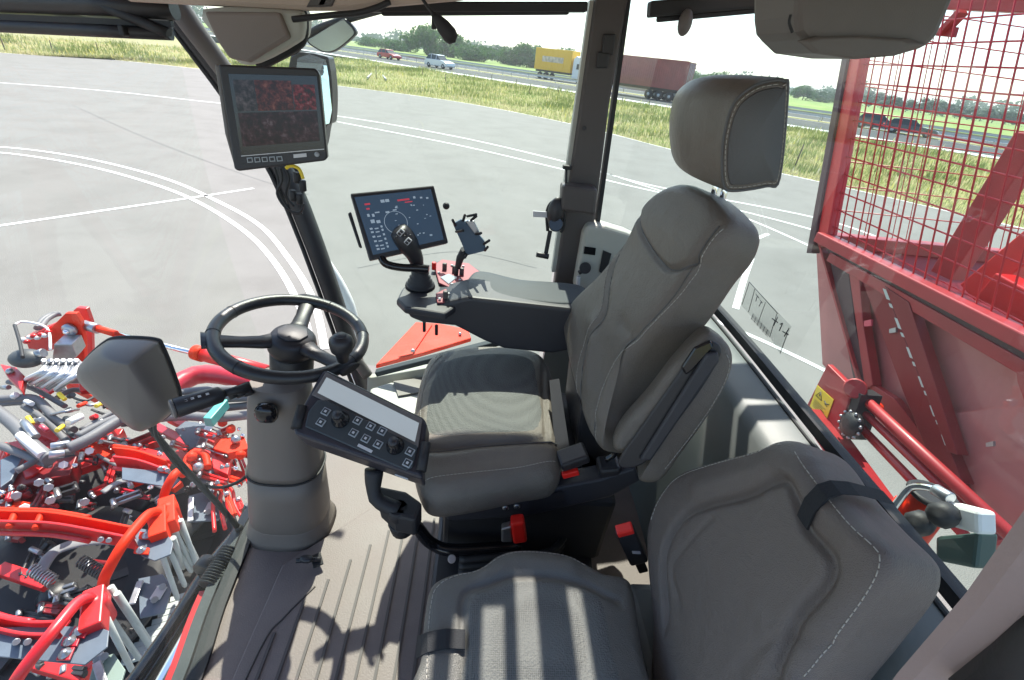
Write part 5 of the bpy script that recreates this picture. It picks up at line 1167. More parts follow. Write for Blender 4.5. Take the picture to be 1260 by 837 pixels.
mb = MB(); mb.slab([B(1088, 352, -.01), B(1118, 372, -.01), B(1150, 470, -.01), B(1178, 560, -.01), B(1166, 556, -.01), B(1128, 455, -.01)], (.05, 0, 0)); mb.build('ladder_flange', M['darkred'], bn_, bevel=.003)
for k in range(11):
    t = k/10; px = 1087+t*72; py = 355+t*180; ln = 13 if k % 2 == 0 else 5
    mb = MB(); mb.slab([B(px, py, -.004), B(px+5, py+2, -.004), B(px+5+ln*.36, py+2+ln, -.004), B(px+ln*.36, py+ln, -.004)], (-.004, 0, 0)); mb.build('slot', M['slotlight'], hb_)
for (a, b), m_ in ((((1065, 395), (1069, 401)), 'pink'), (((1096, 405), (1099, 409)), 'metal'), (((1215, 545), (1219, 549)), 'metal')):
    mb = MB(); mb.slab([B(a[0]-2, a[1], -.01), B(b[0]+3, a[1]-2, -.01), B(b[0]+3, b[1], -.01), B(a[0]-2, b[1]+1, -.01)], (.01, 0, 0)); mb.build('bolt', M[m_], bn_)
mb = MB(); mb.slab([B(1176, 508, .05), B(1262, 500, .05), B(1330, 520, .05), B(1330, 700, .05), B(1235, 640, .05), B(1190, 600, .05)], (.03, 0, 0)); mb.build('lower_wall_plate', M['redplate'], bn_)
mb = MB(); mb.slab([B(1244, 400, .04), B(1270, 415, .04), B(1270, 520, .04), B(1252, 470, .04)], (.03, 0, 0)); mb.build('wall_gusset', M['redold'], bn_)
mb = MB(); mb.slab([B(1068, 470, .02), B(1100, 490, .02), B(1190, 605, .02), B(1150, 600, .02), B(1090, 530, .02)], (.04, 0, 0)); mb.build('wall_foot', M['redold'], bn_, bevel=.004)
# conveyor tubes at the foot
XC = 1.75
for a, b, c_, d_, r_ in ((1052, 480, 1245, 660, .022), (1060, 505, 1230, 668, .016), (1046, 512, 1190, 662, .018)):
    mb = MB(); mb.cyl(P(a, b, x=XC), P(c_, d_, x=XC), r_, 14); mb.build('cross_tube', M['redold'], bn_)
mb = MB(); mb.bar(P(1000, 505, x=XC-.1), P(1130, 690, x=XC-.1), .02, .16, (1, 0, 0)); mb.build('lower_flank', M['redold'], bn_, bevel=.003)
mb = MB(); mb.slab(PL([(1018, 448), (1048, 478), (1030, 545), (993, 498)], x=XC-.06), (.03, 0, 0)); bx_ = mb.build('red_side_box', M['redold'], bn_, bevel=.004)
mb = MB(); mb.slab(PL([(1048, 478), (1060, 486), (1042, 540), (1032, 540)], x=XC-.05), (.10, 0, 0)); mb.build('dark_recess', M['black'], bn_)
q4_ = PL([(1006, 474), (1026, 492), (1016, 520), (997, 500)], x=XC-.063)
mb = MB(); mb.slab(q4_, (-.002, 0, 0)); ws = mb.build('warning_sticker', M['yellow'], bx_)
def on4(u, v): return q4_[0].lerp(q4_[1], u).lerp(q4_[3].lerp(q4_[2], u), v)+Vector((-.0035, 0, 0))
mb = MB(); mb.tube([on4(.30, .12), on4(.48, .40), on4(.12, .40)], .002, 4, loop=True); mb.tube([on4(.30, .2), on4(.30, .32)], .002, 4); mb.build('warning_triangle', M['black'], ws)
mb = MB(); mb.tube([on4(.62, .30), on4(.74, .36), on4(.88, .30)], .003, 4); mb.tube([on4(.66, .4), on4(.84, .42)], .0015, 4); mb.build('hand_symbol', M['black'], ws)
mb = MB()
for k in range(5): mb.tube([on4(.12, .58+k*.07), on4(.80-.12*(k % 2), .58+k*.07)], .001, 4)
mb.build('sticker_text', M['black'], ws, kind='stuff')
# chain wheel
cw = P(1053, 523, x=XC-.05); mb = MB(); mb.lathe(cw, (-1, .2, 0), [(0, .03), (0, .052), (.02, .056), (.04, .05), (.045, .02)], 20); cw_ = mb.build('chain_wheel', M['rubber'], bn_)
for k in range(12):
    a = k/12*6.28; c = cw+Vector((-.03, math.cos(a)*.058, math.sin(a)*.058)); mb = MB(); mb.ball(c, .008, n=6, m=4); mb.build('chain_link', M['metal'], cw_)
mb = MB(); mb.cyl(P(1052, 478, x=XC-.06), P(1052, 478, x=XC+.06), .045, 18); mb.build('pivot_boss', M['redold'], bn_)
mb = MB(); mb.ball(P(1078, 500, x=XC+.05), (.03, .03, .02)); mb.build('red_cap', M['redorange'], bn_)
# orange drum lamp group behind the rear window
ol = thing('beacon_drum', 'orange drum with metal hoop and black flange outside the lower rear window', 'drum', P(1130, 640, x=1.15))
XL = 1.15
mb = MB(); mb.cyl(P(1112, 660, x=XL), P(1146, 612, x=XL), .045, 20); mb.build('drum', M['redorange'], ol)
mb = MB(); mb.cyl(P(1146, 613, x=XL), P(1150, 607, x=XL), .054, 24); mb.build('flange', M['rubber'], ol)
mb = MB(); mb.tube(smooth(PL([(1092, 638), (1108, 614), (1122, 600), (1146, 601), (1166, 612)], x=XL-.06), 5), .009, 8); mb.build('metal_hoop', M['chrome'], ol)
mb = MB(); mb.tube(PL([(1108, 614), (1090, 642)], x=XL-.04), .012, 8); mb.build('red_strap', M['redorange'], ol)
mb = MB(); mb.cyl(P(1150, 602, x=XL-.07), P(1170, 614, x=XL-.07), .014, 12); mb.build('fitting', M['metal'], ol)
wl_ = thing('work_light', 'black rubber knobs and pale box of a work light just outside the rear window corner', 'work light', P(1170, 660, x=1.05))
for a, b in ((1136, 654), (1166, 644)):
    mb = MB(); c = P(a, b, x=1.05); mb.lathe(c+Vector((.03, .03, 0)), (-1, -.4, .1), [(0, .018), (.01, .027), (.035, .029), (.048, .020), (.05, .0)], 10); mb.build('rubber_knob', M['rubber'], wl_)
mb = MB(); mb.bar(P(1172, 632, x=1.1), P(1216, 644, x=1.1), .05, .045, (1, 0, 0)); mb.build('pale_box', M['white'], wl_, bevel=.008)
mb = MB(); mb.slab(PL([(1150, 660), (1205, 655), (1200, 700), (1150, 690)], x=1.12), (.05, 0, 0)); mb.build('lamp_body', M['greendark'], wl_, bevel=.008)
for a, b, c_, d_ in ((1120, 668, 1150, 690), (1125, 690, 1168, 712), (1110, 672, 1130, 700)):
    mb = MB(); mb.cyl(P(a, b, x=1.12), P(c_, d_, x=1.12), .008, 8); mb.build('wire_end', M['chrome'], wl_)

# mirrored sticker on the rear glass
XS = 0
stk = thing('glass_sticker', 'clear sticker with barcode and handwritten marks seen mirrored on the rear glass', 'sticker', P(945, 390, z=.78))
# find glass surface: vertical sheet through the sill
gm = MB(); gm.rings([sill, tops], cap0=False, cap1=False, closed=False); GB = bvh(gm)
def GP(px, py, k=.004):
    h = GB.ray_cast(EYE, ray(px, py).normalized()); return h[0] - ray(px, py).normalized()*k if h[0] is not None else P(px, py, x=.74)
mb = MB(); mb.poly([GP(*q, .003) for q in ((922, 347), (974, 402), (960, 436), (948, 416), (912, 376))]); mb.build('sticker_film', M['film'], stk)
def strokes(lst, r_, name):
    mb = MB()
    for l in lst: mb.tube([GP(*q) for q in l], r_, 4)
    mb.build(name, M['black'], stk)
strokes([[(922, 347), (957, 386)], [(922, 347), (913, 375)], [(929, 355), (921, 384)], [(942, 372), (934, 394)], [(956, 386), (947, 415)], [(969, 410), (960, 435)]], .0010, 'ruled_lines')
strokes([[(930, 362), (934, 367)], [(932, 364), (930, 371)], [(935, 369), (938, 373)], [(937, 371), (934, 377)]], .0012, 'handwritten_77')
strokes([[(950, 392), (957, 397)], [(957, 390), (952, 401)], [(963, 398), (959, 407)], [(963, 398), (960, 399)], [(971, 404), (965, 414)], [(963, 408), (970, 412)]], .0015, 'handwritten_mark')
mb = MB()
for k in range(18):
    t = k/17; a = (927+t*20, 386+t*22); mb.tube([GP(*a), GP(a[0]-2.4, a[1]+7)], .0006 if k % 3 else .0012, 4)
mb.build('barcode', M['black'], stk, kind='stuff')

# orange-red body panel outside under the armrest
fe = thing('front_fender', 'bright orange red triangular fender panel outside below the armrest', 'fender', P(520, 420, z=-.3))
f_ = PL([(462, 449), (512, 396), (540, 398), (576, 405), (580, 416), (520, 434)], z=-.3)
mb = MB(); mb.slab(f_, (0, 0, -.03)); mb.build('fender_top', M['redorange'], fe, bevel=.006)
f_ = PL([(490, 440), (528, 400), (532, 400), (508, 436)], z=-.296)
mb = MB(); mb.slab(f_, (0, 0, .006)); mb.build('fender_rib', M['redorange'], fe, bevel=.002)
mb = MB(); mb.ball(P(508, 432, z=-.29), .015, n=8, m=6); mb.ball(P(566, 411, z=-.29), .012, n=8, m=6); mb.build('rivet', M['metal'], fe)

# ================================================================== HEADER IN FRONT OF THE CAB
def group_tube(px, z, r, name, m, par, n=9, sm=5, flat=1):
    pts = [P(q[0], q[1], z=(q[2] if len(q) > 2 else z)) for q in px]
    mb = MB(); mb.tube(smooth(pts, sm) if len(pts) > 2 else pts, r, n, flat=flat); return mb.build(name, m, par)
def plate(px, z, th, name, m, par, bevel=.004, off=None):
    pts = [P(q[0], q[1], z=(q[2] if len(q) > 2 else z)) for q in px]
    mb = MB(); mb.slab(pts, off or (0, 0, -th)); return mb.build(name, m, par, bevel=bevel)
# pivot tower with two red plates
tw = thing('lift_tower', 'two tall red bracket plates with a silver pivot pin holding the lift cylinder', 'bracket', P(88, 430, z=-1.1))
ty = P(88, 405, z=-.62).y
for dy, pts, nm in ((0, [(80, 386), (93, 386), (99, 396), (103, 419), (104, 446), (92, 443), (89, 426), (76, 422), (62, 423), (59, 407)], 'front_plate'),
                    (.18, [(90, 382), (94, 379), (106, 380), (112, 397), (113, 432), (106, 446), (96, 440)], 'rear_plate')):
    mb = MB(); mb.slab(PL(pts, y=ty+dy), (0, .035, 0)); mb.build(nm, M['redorange'] if dy == 0 else M['red'], tw, bevel=.005)
mb = MB(); c = P(87, 405, y=ty-.01); mb.lathe(c, (0, -1, 0), [(0, .045), (.02, .045), (.03, .03), (.035, 0)], 16); mb.build('pivot_pin', M['metal'], tw)
mb = MB(); mb.lathe(c-Vector((0, .03, 0)), (0, -1, 0), [(0, .02), (.02, .018), (.022, 0)], 6); mb.build('pin_head', M['chrome'], tw)
mb = MB(); mb.slab(PL([(30, 415), (58, 404), (63, 432), (36, 432)], y=ty), (0, .1, 0)); mb.build('tower_wing', M['red'], tw, bevel=.004)
mb = MB(); mb.slab(PL([(66, 424), (88, 424), (94, 438), (88, 446), (64, 442)], y=ty-.12), (0, .10, .02)); mb.build('blue_grey_block', M['metal'], tw, bevel=.006)
for k in range(8):
    a = 28+k*4.5; mb = MB(); mb.ball(P(a, 418-k*1.2+rnd.uniform(-4, 4), y=ty-.06), (.022, .02, .016), n=8, m=6); mb.build('valve_cap', M['red'] if k % 2 else M['white'], tw)
group_tube([(18, 400), (30, 396), (58, 404), (62, 430)], -.62, .008, 'guard_wire', M['white'], tw)
group_tube([(18, 400), (24, 420), (28, 440)], -.62, .010, 'guard_post', M['rubber'], tw)
for a in (0, 5): group_tube([(45+a, 404), (52+a, 394), (62+a, 388), (70+a, 386)], -.66, .018, 'hose', M['hose'], tw)
# lift cylinder
lc = thing('lift_cylinder', 'hydraulic lift cylinder with chrome rod, silver clevis and red barrel behind the wheel', 'cylinder', P(200, 425, z=-.8))
zc = -.62
group_tube([(104, 400), (120, 405)], zc, .035, 'clevis', M['metal'], lc, 12)
group_tube([(119, 404), (143, 411)], zc, .024, 'rod_end', M['redorange'], lc, 14)
group_tube([(142, 410), (244, 436)], zc, .017, 'chrome_rod', M['chrome'], lc, 14)
group_tube([(242, 434), (330, 458)], zc, .046, 'barrel', M['red'], lc, 18)
group_tube([(240, 433.5), (250, 436.5)], zc, .052, 'barrel_gland', M['redorange'], lc, 18)
# accumulator
ac_ = thing('accumulator', 'dark grey egg shaped hydraulic accumulator left of the red bracket', 'accumulator', P(32, 440, z=-.8))
mb = MB(); mb.ball(P(33, 441, z=-.72), (.10, .075, .06), n=18, m=12); mb.build('vessel', M['hosedark'], ac_)
mb = MB(); mb.cyl(P(44, 437, z=-.70), P(54, 434, z=-.68), .03, 12); mb.build('neck', M['metal'], ac_)
# silver pipes
pc = thing('pipe_cluster', 'cluster of bent silver hydraulic pipes fanning down from a pale valve bank', 'pipes', P(70, 460, z=-.9))
plate([(50, 444), (96, 440), (104, 448), (100, 458), (58, 458)], -.74, .10, 'valve_bank', M['metal'], pc, .01)
for k in range(11):
    a = 56+k*4.4; group_tube([(a, 450, -.72), (a-6, 457+k*.6, -.70), (a-20, 464+k*.9, -.76), (a-30+rnd.uniform(-3, 3), 470+k*1.1, -.86)], 0, .011, 'bent_pipe', M['metal'] if k % 3 else M['white'], pc)
for k in range(6): mb = MB(); mb.cyl(P(54+k*8, 448, z=-.72), P(54+k*8, 443, z=-.68), .015, 6); mb.build('fitting', M['metal'], pc)
# carrying frame
fr = thing('header_frame', 'red welded carrying frame of the front header with cross beams and brackets', 'frame', P(120, 560, z=-1.6))
group_tube([(170, 512), (240, 462), (310, 470), (330, 480)], -.95, .07, 'arched_beam', M['redmag'], fr, 12)
plate([(0, 448), (20, 452), (30, 462), (26, 480), (8, 462)], -.8, .05, 'side_bracket', M['red'], fr)
mb = MB(); mb.ball(P(12, 457, z=-.79), .022, n=10, m=6); mb.build('bracket_bolt', M['metal'], fr)
BM = [([(0, 600), (95, 580)], -1.05, .16, 'darkred'), ([(0, 560), (60, 548), (150, 540)], -1.15, .12, 'red'), ([(60, 590), (200, 540)], -1.1, .08, 'red'), ([(100, 545), (220, 600)], -1.05, .06, 'redorange'),
      ([(210, 515), (300, 560)], -1.2, .06, 'red'), ([(150, 505), (260, 560)], -1.25, .06, 'redmag'), ([(140, 548), (214, 566)], -1.0, .05, 'red'), ([(215, 560), (300, 590)], -1.15, .07, 'red'),
      ([(30, 520), (110, 560)], -1.1, .06, 'red'), ([(0, 628), (90, 600)], -1.1, .12, 'darkred'), ([(90, 470), (150, 500)], -1.1, .10, 'redorange'), ([(0, 700), (60, 720)], -1.2, .06, 'red'), ([(40, 810), (110, 830)], -1.2, .08, 'red')]
for pts, z_, w_, m_ in BM:
    pts = PL(pts, z=z_)
    for a, b in zip(pts[:-1], pts[1:]): mb = MB(); mb.bar(a, b, w_, w_*.7); mb.build('cross_beam', M[m_], fr, bevel=.005)
plate([(20, 560), (62, 548), (70, 562), (40, 585), (30, 588)], -.98, .02, 'cover_plate', M['red'], fr)
plate([(0, 566), (20, 556), (28, 562), (14, 590), (0, 600)], -.95, .03, 'blue_grey_cover', M['steel'], fr)
plate([(40, 470), (60, 462), (66, 480), (50, 490)], -1.0, .02, 'bracket', M['red'], fr)
plate([(92, 448), (108, 452), (112, 480), (98, 482)], -.95, .03, 'bracket', M['red'], fr)
plate([(215, 528), (228, 518), (262, 522), (252, 545), (232, 552)], -1.05, .015, 'grey_deflector', M['steel'], fr)
plate([(254, 520), (264, 520), (250, 552), (240, 550)], -1.04, .012, 'silver_edge', M['metal'], fr)
plate([(258, 550), (286, 556), (280, 584), (262, 576)], -1.0, .05, 'red_cover', M['red'], fr)
plate([(264, 540), (300, 536), (306, 552), (280, 558), (262, 552)], -.95, .06, 'orange_cover', M['redorange'], fr)
for a, b in ((290, 541), (284, 528), (296, 560), (274, 520), (244, 575), (236, 562)):
    mb = MB(); mb.ball(P(a, b, z=-.92), .03, n=8, m=6); mb.build('joint', M['metal'] if (a+b) % 2 else M['redorange'], fr)
group_tube([(232, 582), (230, 566), (240, 556), (252, 560), (256, 575)], -.95, .02, 'bent_handle', M['redorange'], fr)
plate([(240, 584), (262, 578), (270, 592), (262, 606), (244, 602)], -1.05, .012, 'dark_plate', M['steel'], fr)
for i, (a, b) in enumerate(((110, 555), (125, 520), (60, 600), (78, 572), (48, 594), (20, 610), (30, 625), (62, 616), (104, 618), (85, 640), (12, 640))):
    mb = MB(); mb.cyl(P(a, b, z=-.93), P(a, b, z=-.87), .022, 6); mb.build('bolt', M['metal'] if i % 3 else M['white'], fr)
def linkage(px, py, ang, ln, z_, m_, par, w_=.022, gap=5, rod=False):
    """two parallel link bars with their pins"""
    dx, dy = math.cos(ang)*ln, math.sin(ang)*ln; ox, oy = -math.sin(ang)*gap, math.cos(ang)*gap
    for q in (0, 1):
        A_ = P(px+ox*q, py+oy*q, z=z_); B_ = P(px+dx+ox*q, py+dy+oy*q, z=z_+.04); mb = MB()
        if rod: mb.cyl(A_, B_, w_*.5, 8)
        else: mb.bar(A_, B_, w_, w_*1.6)
        mb.build('link_rod' if rod else 'link_bar', m_, par, bevel=0 if rod else .003)
    for f_ in (.04, .96):
        c_ = P(px+dx*f_, py+dy*f_, z=z_+.03); e_ = P(px+dx*f_+ox, py+dy*f_+oy, z=z_+.03); mb = MB(); mb.cyl(c_+(c_-e_)*.3, e_+(e_-c_)*.3, .014, 8); mb.build('link_pin', M['metal' if f_ < .5 else 'black'], par)
lr_ = random.Random(21)
for k in range(34):
    a = lr_.uniform(-5, 165); b = lr_.uniform(528, 640); an = lr_.choice((.12, .18, -.35, -.42, 1.9, 2.0)); rod = lr_.random() < .35
    linkage(a, b, an+lr_.uniform(-.08, .08), lr_.uniform(16, 52), lr_.uniform(-1.15, -.98), M[lr_.choice(['red', 'red', 'redorange', 'darkred', 'metal', 'black', 'hosedark', 'redmag'])], fr, lr_.uniform(.010, .026), lr_.uniform(3, 7), rod)
for k in range(16):
    a = lr_.uniform(210, 300); b = lr_.uniform(515, 620)
    linkage(a, b, lr_.choice((.3, .35, 1.2, -.4)), lr_.uniform(14, 40), lr_.uniform(-1.2, -1.0), M[lr_.choice(['red', 'redorange', 'red', 'metal'])], fr, lr_.uniform(.008, .018), 4, lr_.random() < .4)
for k in range(60):
    a = lr_.uniform(0, 300); b = lr_.uniform(500, 640) if a < 160 else lr_.uniform(515, 610); mb = MB(); c = P(a, b, z=lr_.uniform(-1.0, -.92)); r_ = lr_.uniform(.008, .018)
    mb.lathe(c, (lr_.uniform(-.4, .4), lr_.uniform(-.4, .4), 1), [(0, r_), (r_, r_), (r_*1.1, r_*.6), (r_*1.8, r_*.55), (r_*1.9, 0)], 6); mb.build('hex_bolt', M[lr_.choice(['metal', 'metal', 'black', 'chrome'])], fr)
# fingers of the rear row: red curved lifters
for k in range(4):
    group_tube([(264+k*3, 592), (265+k*7, 604), (262+k*9, 622), (264+k*13, 654-k*3)], -1.1, .011, 'curved_finger', M['red'], fr)
# hoses
hs = thing('hose_bundle', 'thick grey hydraulic hoses running across the front header towards the column', 'hoses', P(150, 520, z=-1.0))
HB = [([(-5, 505), (20, 525), (40, 548), (62, 565)], -.85, .035), ([(-5, 492), (20, 490), (45, 492), (66, 512), (90, 530)], -.88, .026), ([(-5, 498), (30, 496), (52, 505)], -.95, .018),
      ([(84, 552), (110, 540), (150, 516), (190, 500), (230, 492), (310, 488)], -.82, .034), ([(95, 538), (130, 520), (180, 500), (230, 482), (320, 478)], -.84, .026), ([(100, 530), (140, 508), (190, 488)], -.88, .02),
      ([(150, 520), (220, 512), (270, 514), (330, 508)], -.86, .030), ([(200, 500), (260, 503), (330, 496)], -.88, .026), ([(0, 548), (30, 560), (60, 572)], -.92, .022), ([(10, 470), (40, 478), (80, 500)], -.9, .016),
      ([(30, 500), (60, 520), (84, 545)], -.9, .02), ([(70, 490), (90, 480), (120, 482), (150, 470)], -.98, .018), ([(20, 580), (60, 560), (90, 556)], -.9, .018), ([(120, 560), (150, 575), (175, 572)], -.95, .010)]
for pts, z_, r_ in HB: group_tube(pts, z_, r_, 'hose', M['hose'], hs, 10)
for k in range(9):
    a = rnd.uniform(60, 160); b = rnd.uniform(470, 520); z_ = -.95+rnd.uniform(-.05, .1)
    group_tube([(a, b, z_), (a+18, b+rnd.uniform(-9, 9), z_+.05), (a+34, b+rnd.uniform(-10, 2), z_)], 0, .009, 'thin_hose', M['hosedark'] if k % 2 else M['metal'], hs, 6)
for a, b, c_, d_, m_ in ((24, 535, 52, 560, 'white'), (62, 550, 86, 546, 'metal'), (60, 560, 80, 558, 'metal'), (150, 517, 160, 512, 'metal'), (30, 520, 44, 538, 'metal'), (84, 520, 100, 512, 'white'), (70, 530, 78, 524, 'yellow'), (34, 513, 40, 522, 'yellow'), (72, 484, 80, 492, 'yellow'), (118, 500, 126, 496, 'yellow'), (50, 524, 58, 530, 'pink'), (96, 500, 106, 496, 'redorange')):
    mb = MB(); mb.cyl(P(a, b, z=-.80), P(c_, d_, z=-.82), .022 if m_ in ('metal', 'white') else .013, 12); mb.build('hose_coupling', M[m_], hs)
for k in range(14):
    a = rnd.uniform(2, 130); b = rnd.uniform(476, 540); mb = MB(); mb.cyl(P(a, b, z=-.86), P(a+rnd.uniform(3, 9), b+rnd.uniform(-5, 6), z=-.84), rnd.uniform(.01, .02), 8); mb.build('fitting', M[rnd.choice(['metal', 'metal', 'white', 'hosedark', 'red'])], hs)
mb = MB(); mb.bar(P(256, 520, z=-.80), P(277, 496, z=-.80), .05, .07); mb.build('teal_clamp', M['teal'], hs, bevel=.006)

# discs
def disc(a, b, z_, r_, label, m_='rubber', thin=.03):
    t = thing('cutting_disc', label, 'disc', P(a, b, z=z_)); c = P(a, b, z=z_)
    mb = MB(); mb.lathe(c, (.10, -.15, 1), [(0, r_*.60), (0, r_), (thin, r_), (thin+.02, r_*.85), (thin, r_*.62), (thin-.01, r_*.60)], 40); mb.build('disc_ring', M[m_], t)
    mb = MB(); mb.lathe(c, (.10, -.15, 1), [(0, .07), (.02, .08), (.06, .05), (.065, 0)], 14); mb.build('hub', M['black'], t)
    for k in range(3):
        an = k*2.1+.5; mb = MB(); mb.bar(c+Vector((0, 0, .01)), c+Vector((math.cos(an)*r_*.7, math.sin(an)*r_*.7, .01)), .06, .02); mb.build('disc_arm', M['black'], t)
disc(70, 735, -1.35, .50, 'large dark disc between the two lower row units', 'rubber')
disc(168, 622, -1.35, .44, 'dark disc behind the orange tube of the middle row unit', 'rubber')
disc(218, 672, -1.55, .34, 'black disc lying right of the white rods', 'rubber')
disc(150, 800, -1.6, .38, 'black disc at the bottom below the lower row unit', 'rubber')
disc(14, 668, -1.5, .42, 'dark disc at the left edge under the red rails', 'rubber')
disc(110, 596, -1.45, .34, 'dark disc behind the red cross beams left of the stalk', 'hosedark')
# row units
def row_unit(label, S, rodset, zt, orange):
    t = thing('row_unit', label, 'row unit', P(*S['rail'][0][:2], z=zt-.5), 'row units of the header')
    m1, m2 = M['red'], M[orange]
    for k, dy in enumerate((0, S['gap'])):
        pts = [P(a, b+dy, z=zt) for a, b in S['rail']]; pts = smooth(pts, 4)
        rs = [[p+Vector((0, 0, .03)), p+Vector((0, .012, .03)), p+Vector((0, .012, -.06)), p+Vector((0, 0, -.06))] for p in pts]
        mb = MB(); mb.rings(rs, sm=False); mb.build('rail', M['red'] if k else m2 if orange == 'redorange' else M['red'], t, bevel=.003)
    pts = smooth([P(a, b+S['gap']*.5, z=zt-.05) for a, b in S['rail']], 4)
    mb = MB(); w_ = S['gap']*.0032
    mb.rings([[p+Vector((0, w_, 0)), p+Vector((0, w_, -.01)), p+Vector((0, -w_, -.01)), p+Vector((0, -w_, 0))] for p in pts], sm=False); mb.build('rail_web', M['red'], t)
    for f_ in S.get('rungs', ()):
        p = S['rail'][0]; a = P(f_[0], f_[1], z=zt+.01); b = P(f_[0]-9, f_[1]+S['gap']+8, z=zt+.01); mb = MB(); mb.cyl(a, b, .014, 8); mb.build('rung', m2, t)
    for dy, m_ in ((-7, m2), (S['gap']+9, M['red'])):
        pts = smooth([P(a, b+dy, z=zt-.03) for a, b in S['rail'][:-1]], 4); mb = MB(); mb.tube(pts, .012, 8); mb.build('guide_tube', m_, t)
    plate(S['plate'], zt+.0, .008, 'deflector_plate', M['steel'], t, .002)
    for pp in S['tabs']:
        tb = plate(pp, zt+.018, .010, 'tab', M['redmag'] if orange != 'redorange' else m2, t, .002)
        cx_ = sum(q[0] for q in pp)/4; cy_ = sum(q[1] for q in pp)/4
        mb = MB(); mb.lathe(P(cx_, cy_, z=zt+.018), (0, 0, 1), [(0, .020), (.006, .019), (.008, .011), (.016, .010), (.017, 0)], 12); mb.build('nut', M['metal'], tb)
    for a, b in S['bolts']:
        mb = MB(); mb.cyl(P(a, b, z=zt-.02), P(a, b, z=zt+.05), .012, 8); mb.build('bolt', M['metal'], t)
    tp_ = [P(q[0], q[1], z=zt+q[2]) for q in S['tube']]; tp_ = smooth(tp_, 6)
    mb = MB(); mb.tube(tp_, .021, 14); mb.build('curved_tube', m2, t)
    hx, hy_ = S['head']; c = P(hx, hy_, z=zt+.02)
    mb = MB(); mb.lathe(c-Vector((0, 0, .12)), (0, 0, 1), [(0, .04), (.12, .045), (.14, .04), (.15, .0)], 16); mb.build('rod_head', m2, t)
    mb = MB(); mb.bar(c+Vector((-.03, .05, -.02)), c+Vector((.06, -.10, -.02)), .07, .09); mb.build('rod_bracket', M['redorange'] if orange == 'redorange' else M['red'], t, bevel=.006)
    for (a, b, c2, d2) in rodset:
        A_ = P(a, b, z=zt-.02); B_ = P(c2, d2, z=zt-.42); mb = MB(); d = (B_-A_).normalized()
        mb.rings([[A_+(B_-A_)*tt + d.orthogonal().normalized()*math.cos(q)*r_ + d.cross(d.orthogonal().normalized())*math.sin(q)*r_ for q in [2*math.pi*k/10 for k in range(10)]] for tt, r_ in ((0, .013), (.5, .012), (.97, .0115), (1, .007))])
        mb.build('flail_rod', M['whitebar'], t)
row_unit('lower left red row unit with long pale rods and slate deflector at the bottom left', dict(rail=[(-60, 744), (0, 765), (40, 772), (75, 771)], gap=15, plate=[(-60, 760), (0, 772), (60, 770), (122, 772), (134, 776), (132, 796), (104, 818), (62, 814), (0, 808), (-60, 800)],
    tabs=[[(92, 770), (110, 772), (103, 785), (84, 782)], [(76, 798), (92, 796), (85, 812), (68, 812)], [(78, 783), (98, 785), (94, 795), (74, 794)]], bolts=[(20, 790), (34, 790)],
    tube=[(12, 850, 0), (28, 825, .06), (55, 790, .10), (75, 765, .10), (95, 742, .08), (110, 736, .05), (116, 745, .0)], head=(116, 742)),
    [(118, 735, 172, 812), (136, 722, 186, 798), (128, 756, 163, 826), (144, 730, 184, 790), (106, 748, 118, 780)], -.75, 'redtube')
row_unit('middle red row unit with orange curved tube and five pale rods', dict(rail=[(-60, 630), (0, 634), (60, 636), (110, 644), (165, 655)], gap=13, rungs=[(20, 628), (52, 630)], plate=[(164, 654), (172, 650), (205, 656), (213, 668), (210, 682), (190, 690), (174, 684)],
    tabs=[[(172, 654), (192, 656), (190, 664), (170, 662)], [(166, 672), (184, 674), (182, 682), (164, 680)]], bolts=[(124, 664), (134, 665)],
    tube=[(128, 738, -.15), (127, 718, -.04), (133, 702, .04), (150, 672, .10), (170, 646, .10), (184, 632, .08), (194, 632, .04), (194, 644, -.02)], head=(195, 638)),
    [(200, 644, 236, 704), (206, 636, 232, 698), (192, 662, 219, 738), (200, 656, 228, 722), (210, 646, 240, 700), (213, 662, 226, 700)], -.78, 'redorange')
row_unit('upper red row unit partly behind the mirror stalk with short rods', dict(rail=[(140, 556), (170, 560), (205, 572)], gap=11, plate=[(150, 575), (200, 580), (222, 590), (212, 600), (150, 590)],
    tabs=[[(196, 572), (208, 575), (206, 582), (194, 580)]], bolts=[(197, 577), (206, 579)],
    tube=[(196, 660, -.2), (200, 630, -.1), (203, 606, .0), (212, 588, .06), (220, 580, .05), (226, 584, 0)], head=(206, 625)),
    [(206, 630, 222, 668), (216, 636, 243, 690), (222, 640, 246, 706)], -.80, 'redorange')
for pts, z_, r_, lb in (([(48, 705), (66, 680), (96, 668), (130, 664), (170, 668), (196, 676)], -.98, .03, 'pale grey curved guard band under the middle row unit rails'),
                        ([(126, 606), (150, 592), (178, 590), (206, 600)], -1.0, .022, 'pale grey curved guard band behind the upper row unit')):
    o = MB().tube(smooth(PL(pts, z=z_), 6), r_, 8, flat=.35).build('guard_band', M['guard'], label=lb, cat='guard')
# coil springs on the row units
for i, (a, b, c_, d_, lb) in enumerate(((100, 690, 126, 706, 'short coil spring beside the middle row unit tube'), (40, 700, 66, 716, 'coil spring left of the large dark disc'), (196, 612, 208, 632, 'small coil spring under the upper orange tube'))):
    A_, B_ = P(a, b, z=-.98), P(c_, d_, z=-1.02); dd = (B_-A_); ax = dd.normalized(); ux_ = ax.orthogonal().normalized(); uy_ = ax.cross(ux_)
    MB().tube([A_+dd*(k/60)+ux_*math.cos(k*.9)*.026+uy_*math.sin(k*.9)*.026 for k in range(61)], .005, 6).build('coil_spring', M['metal'] if i else M['hosedark'], label=lb, cat='spring')
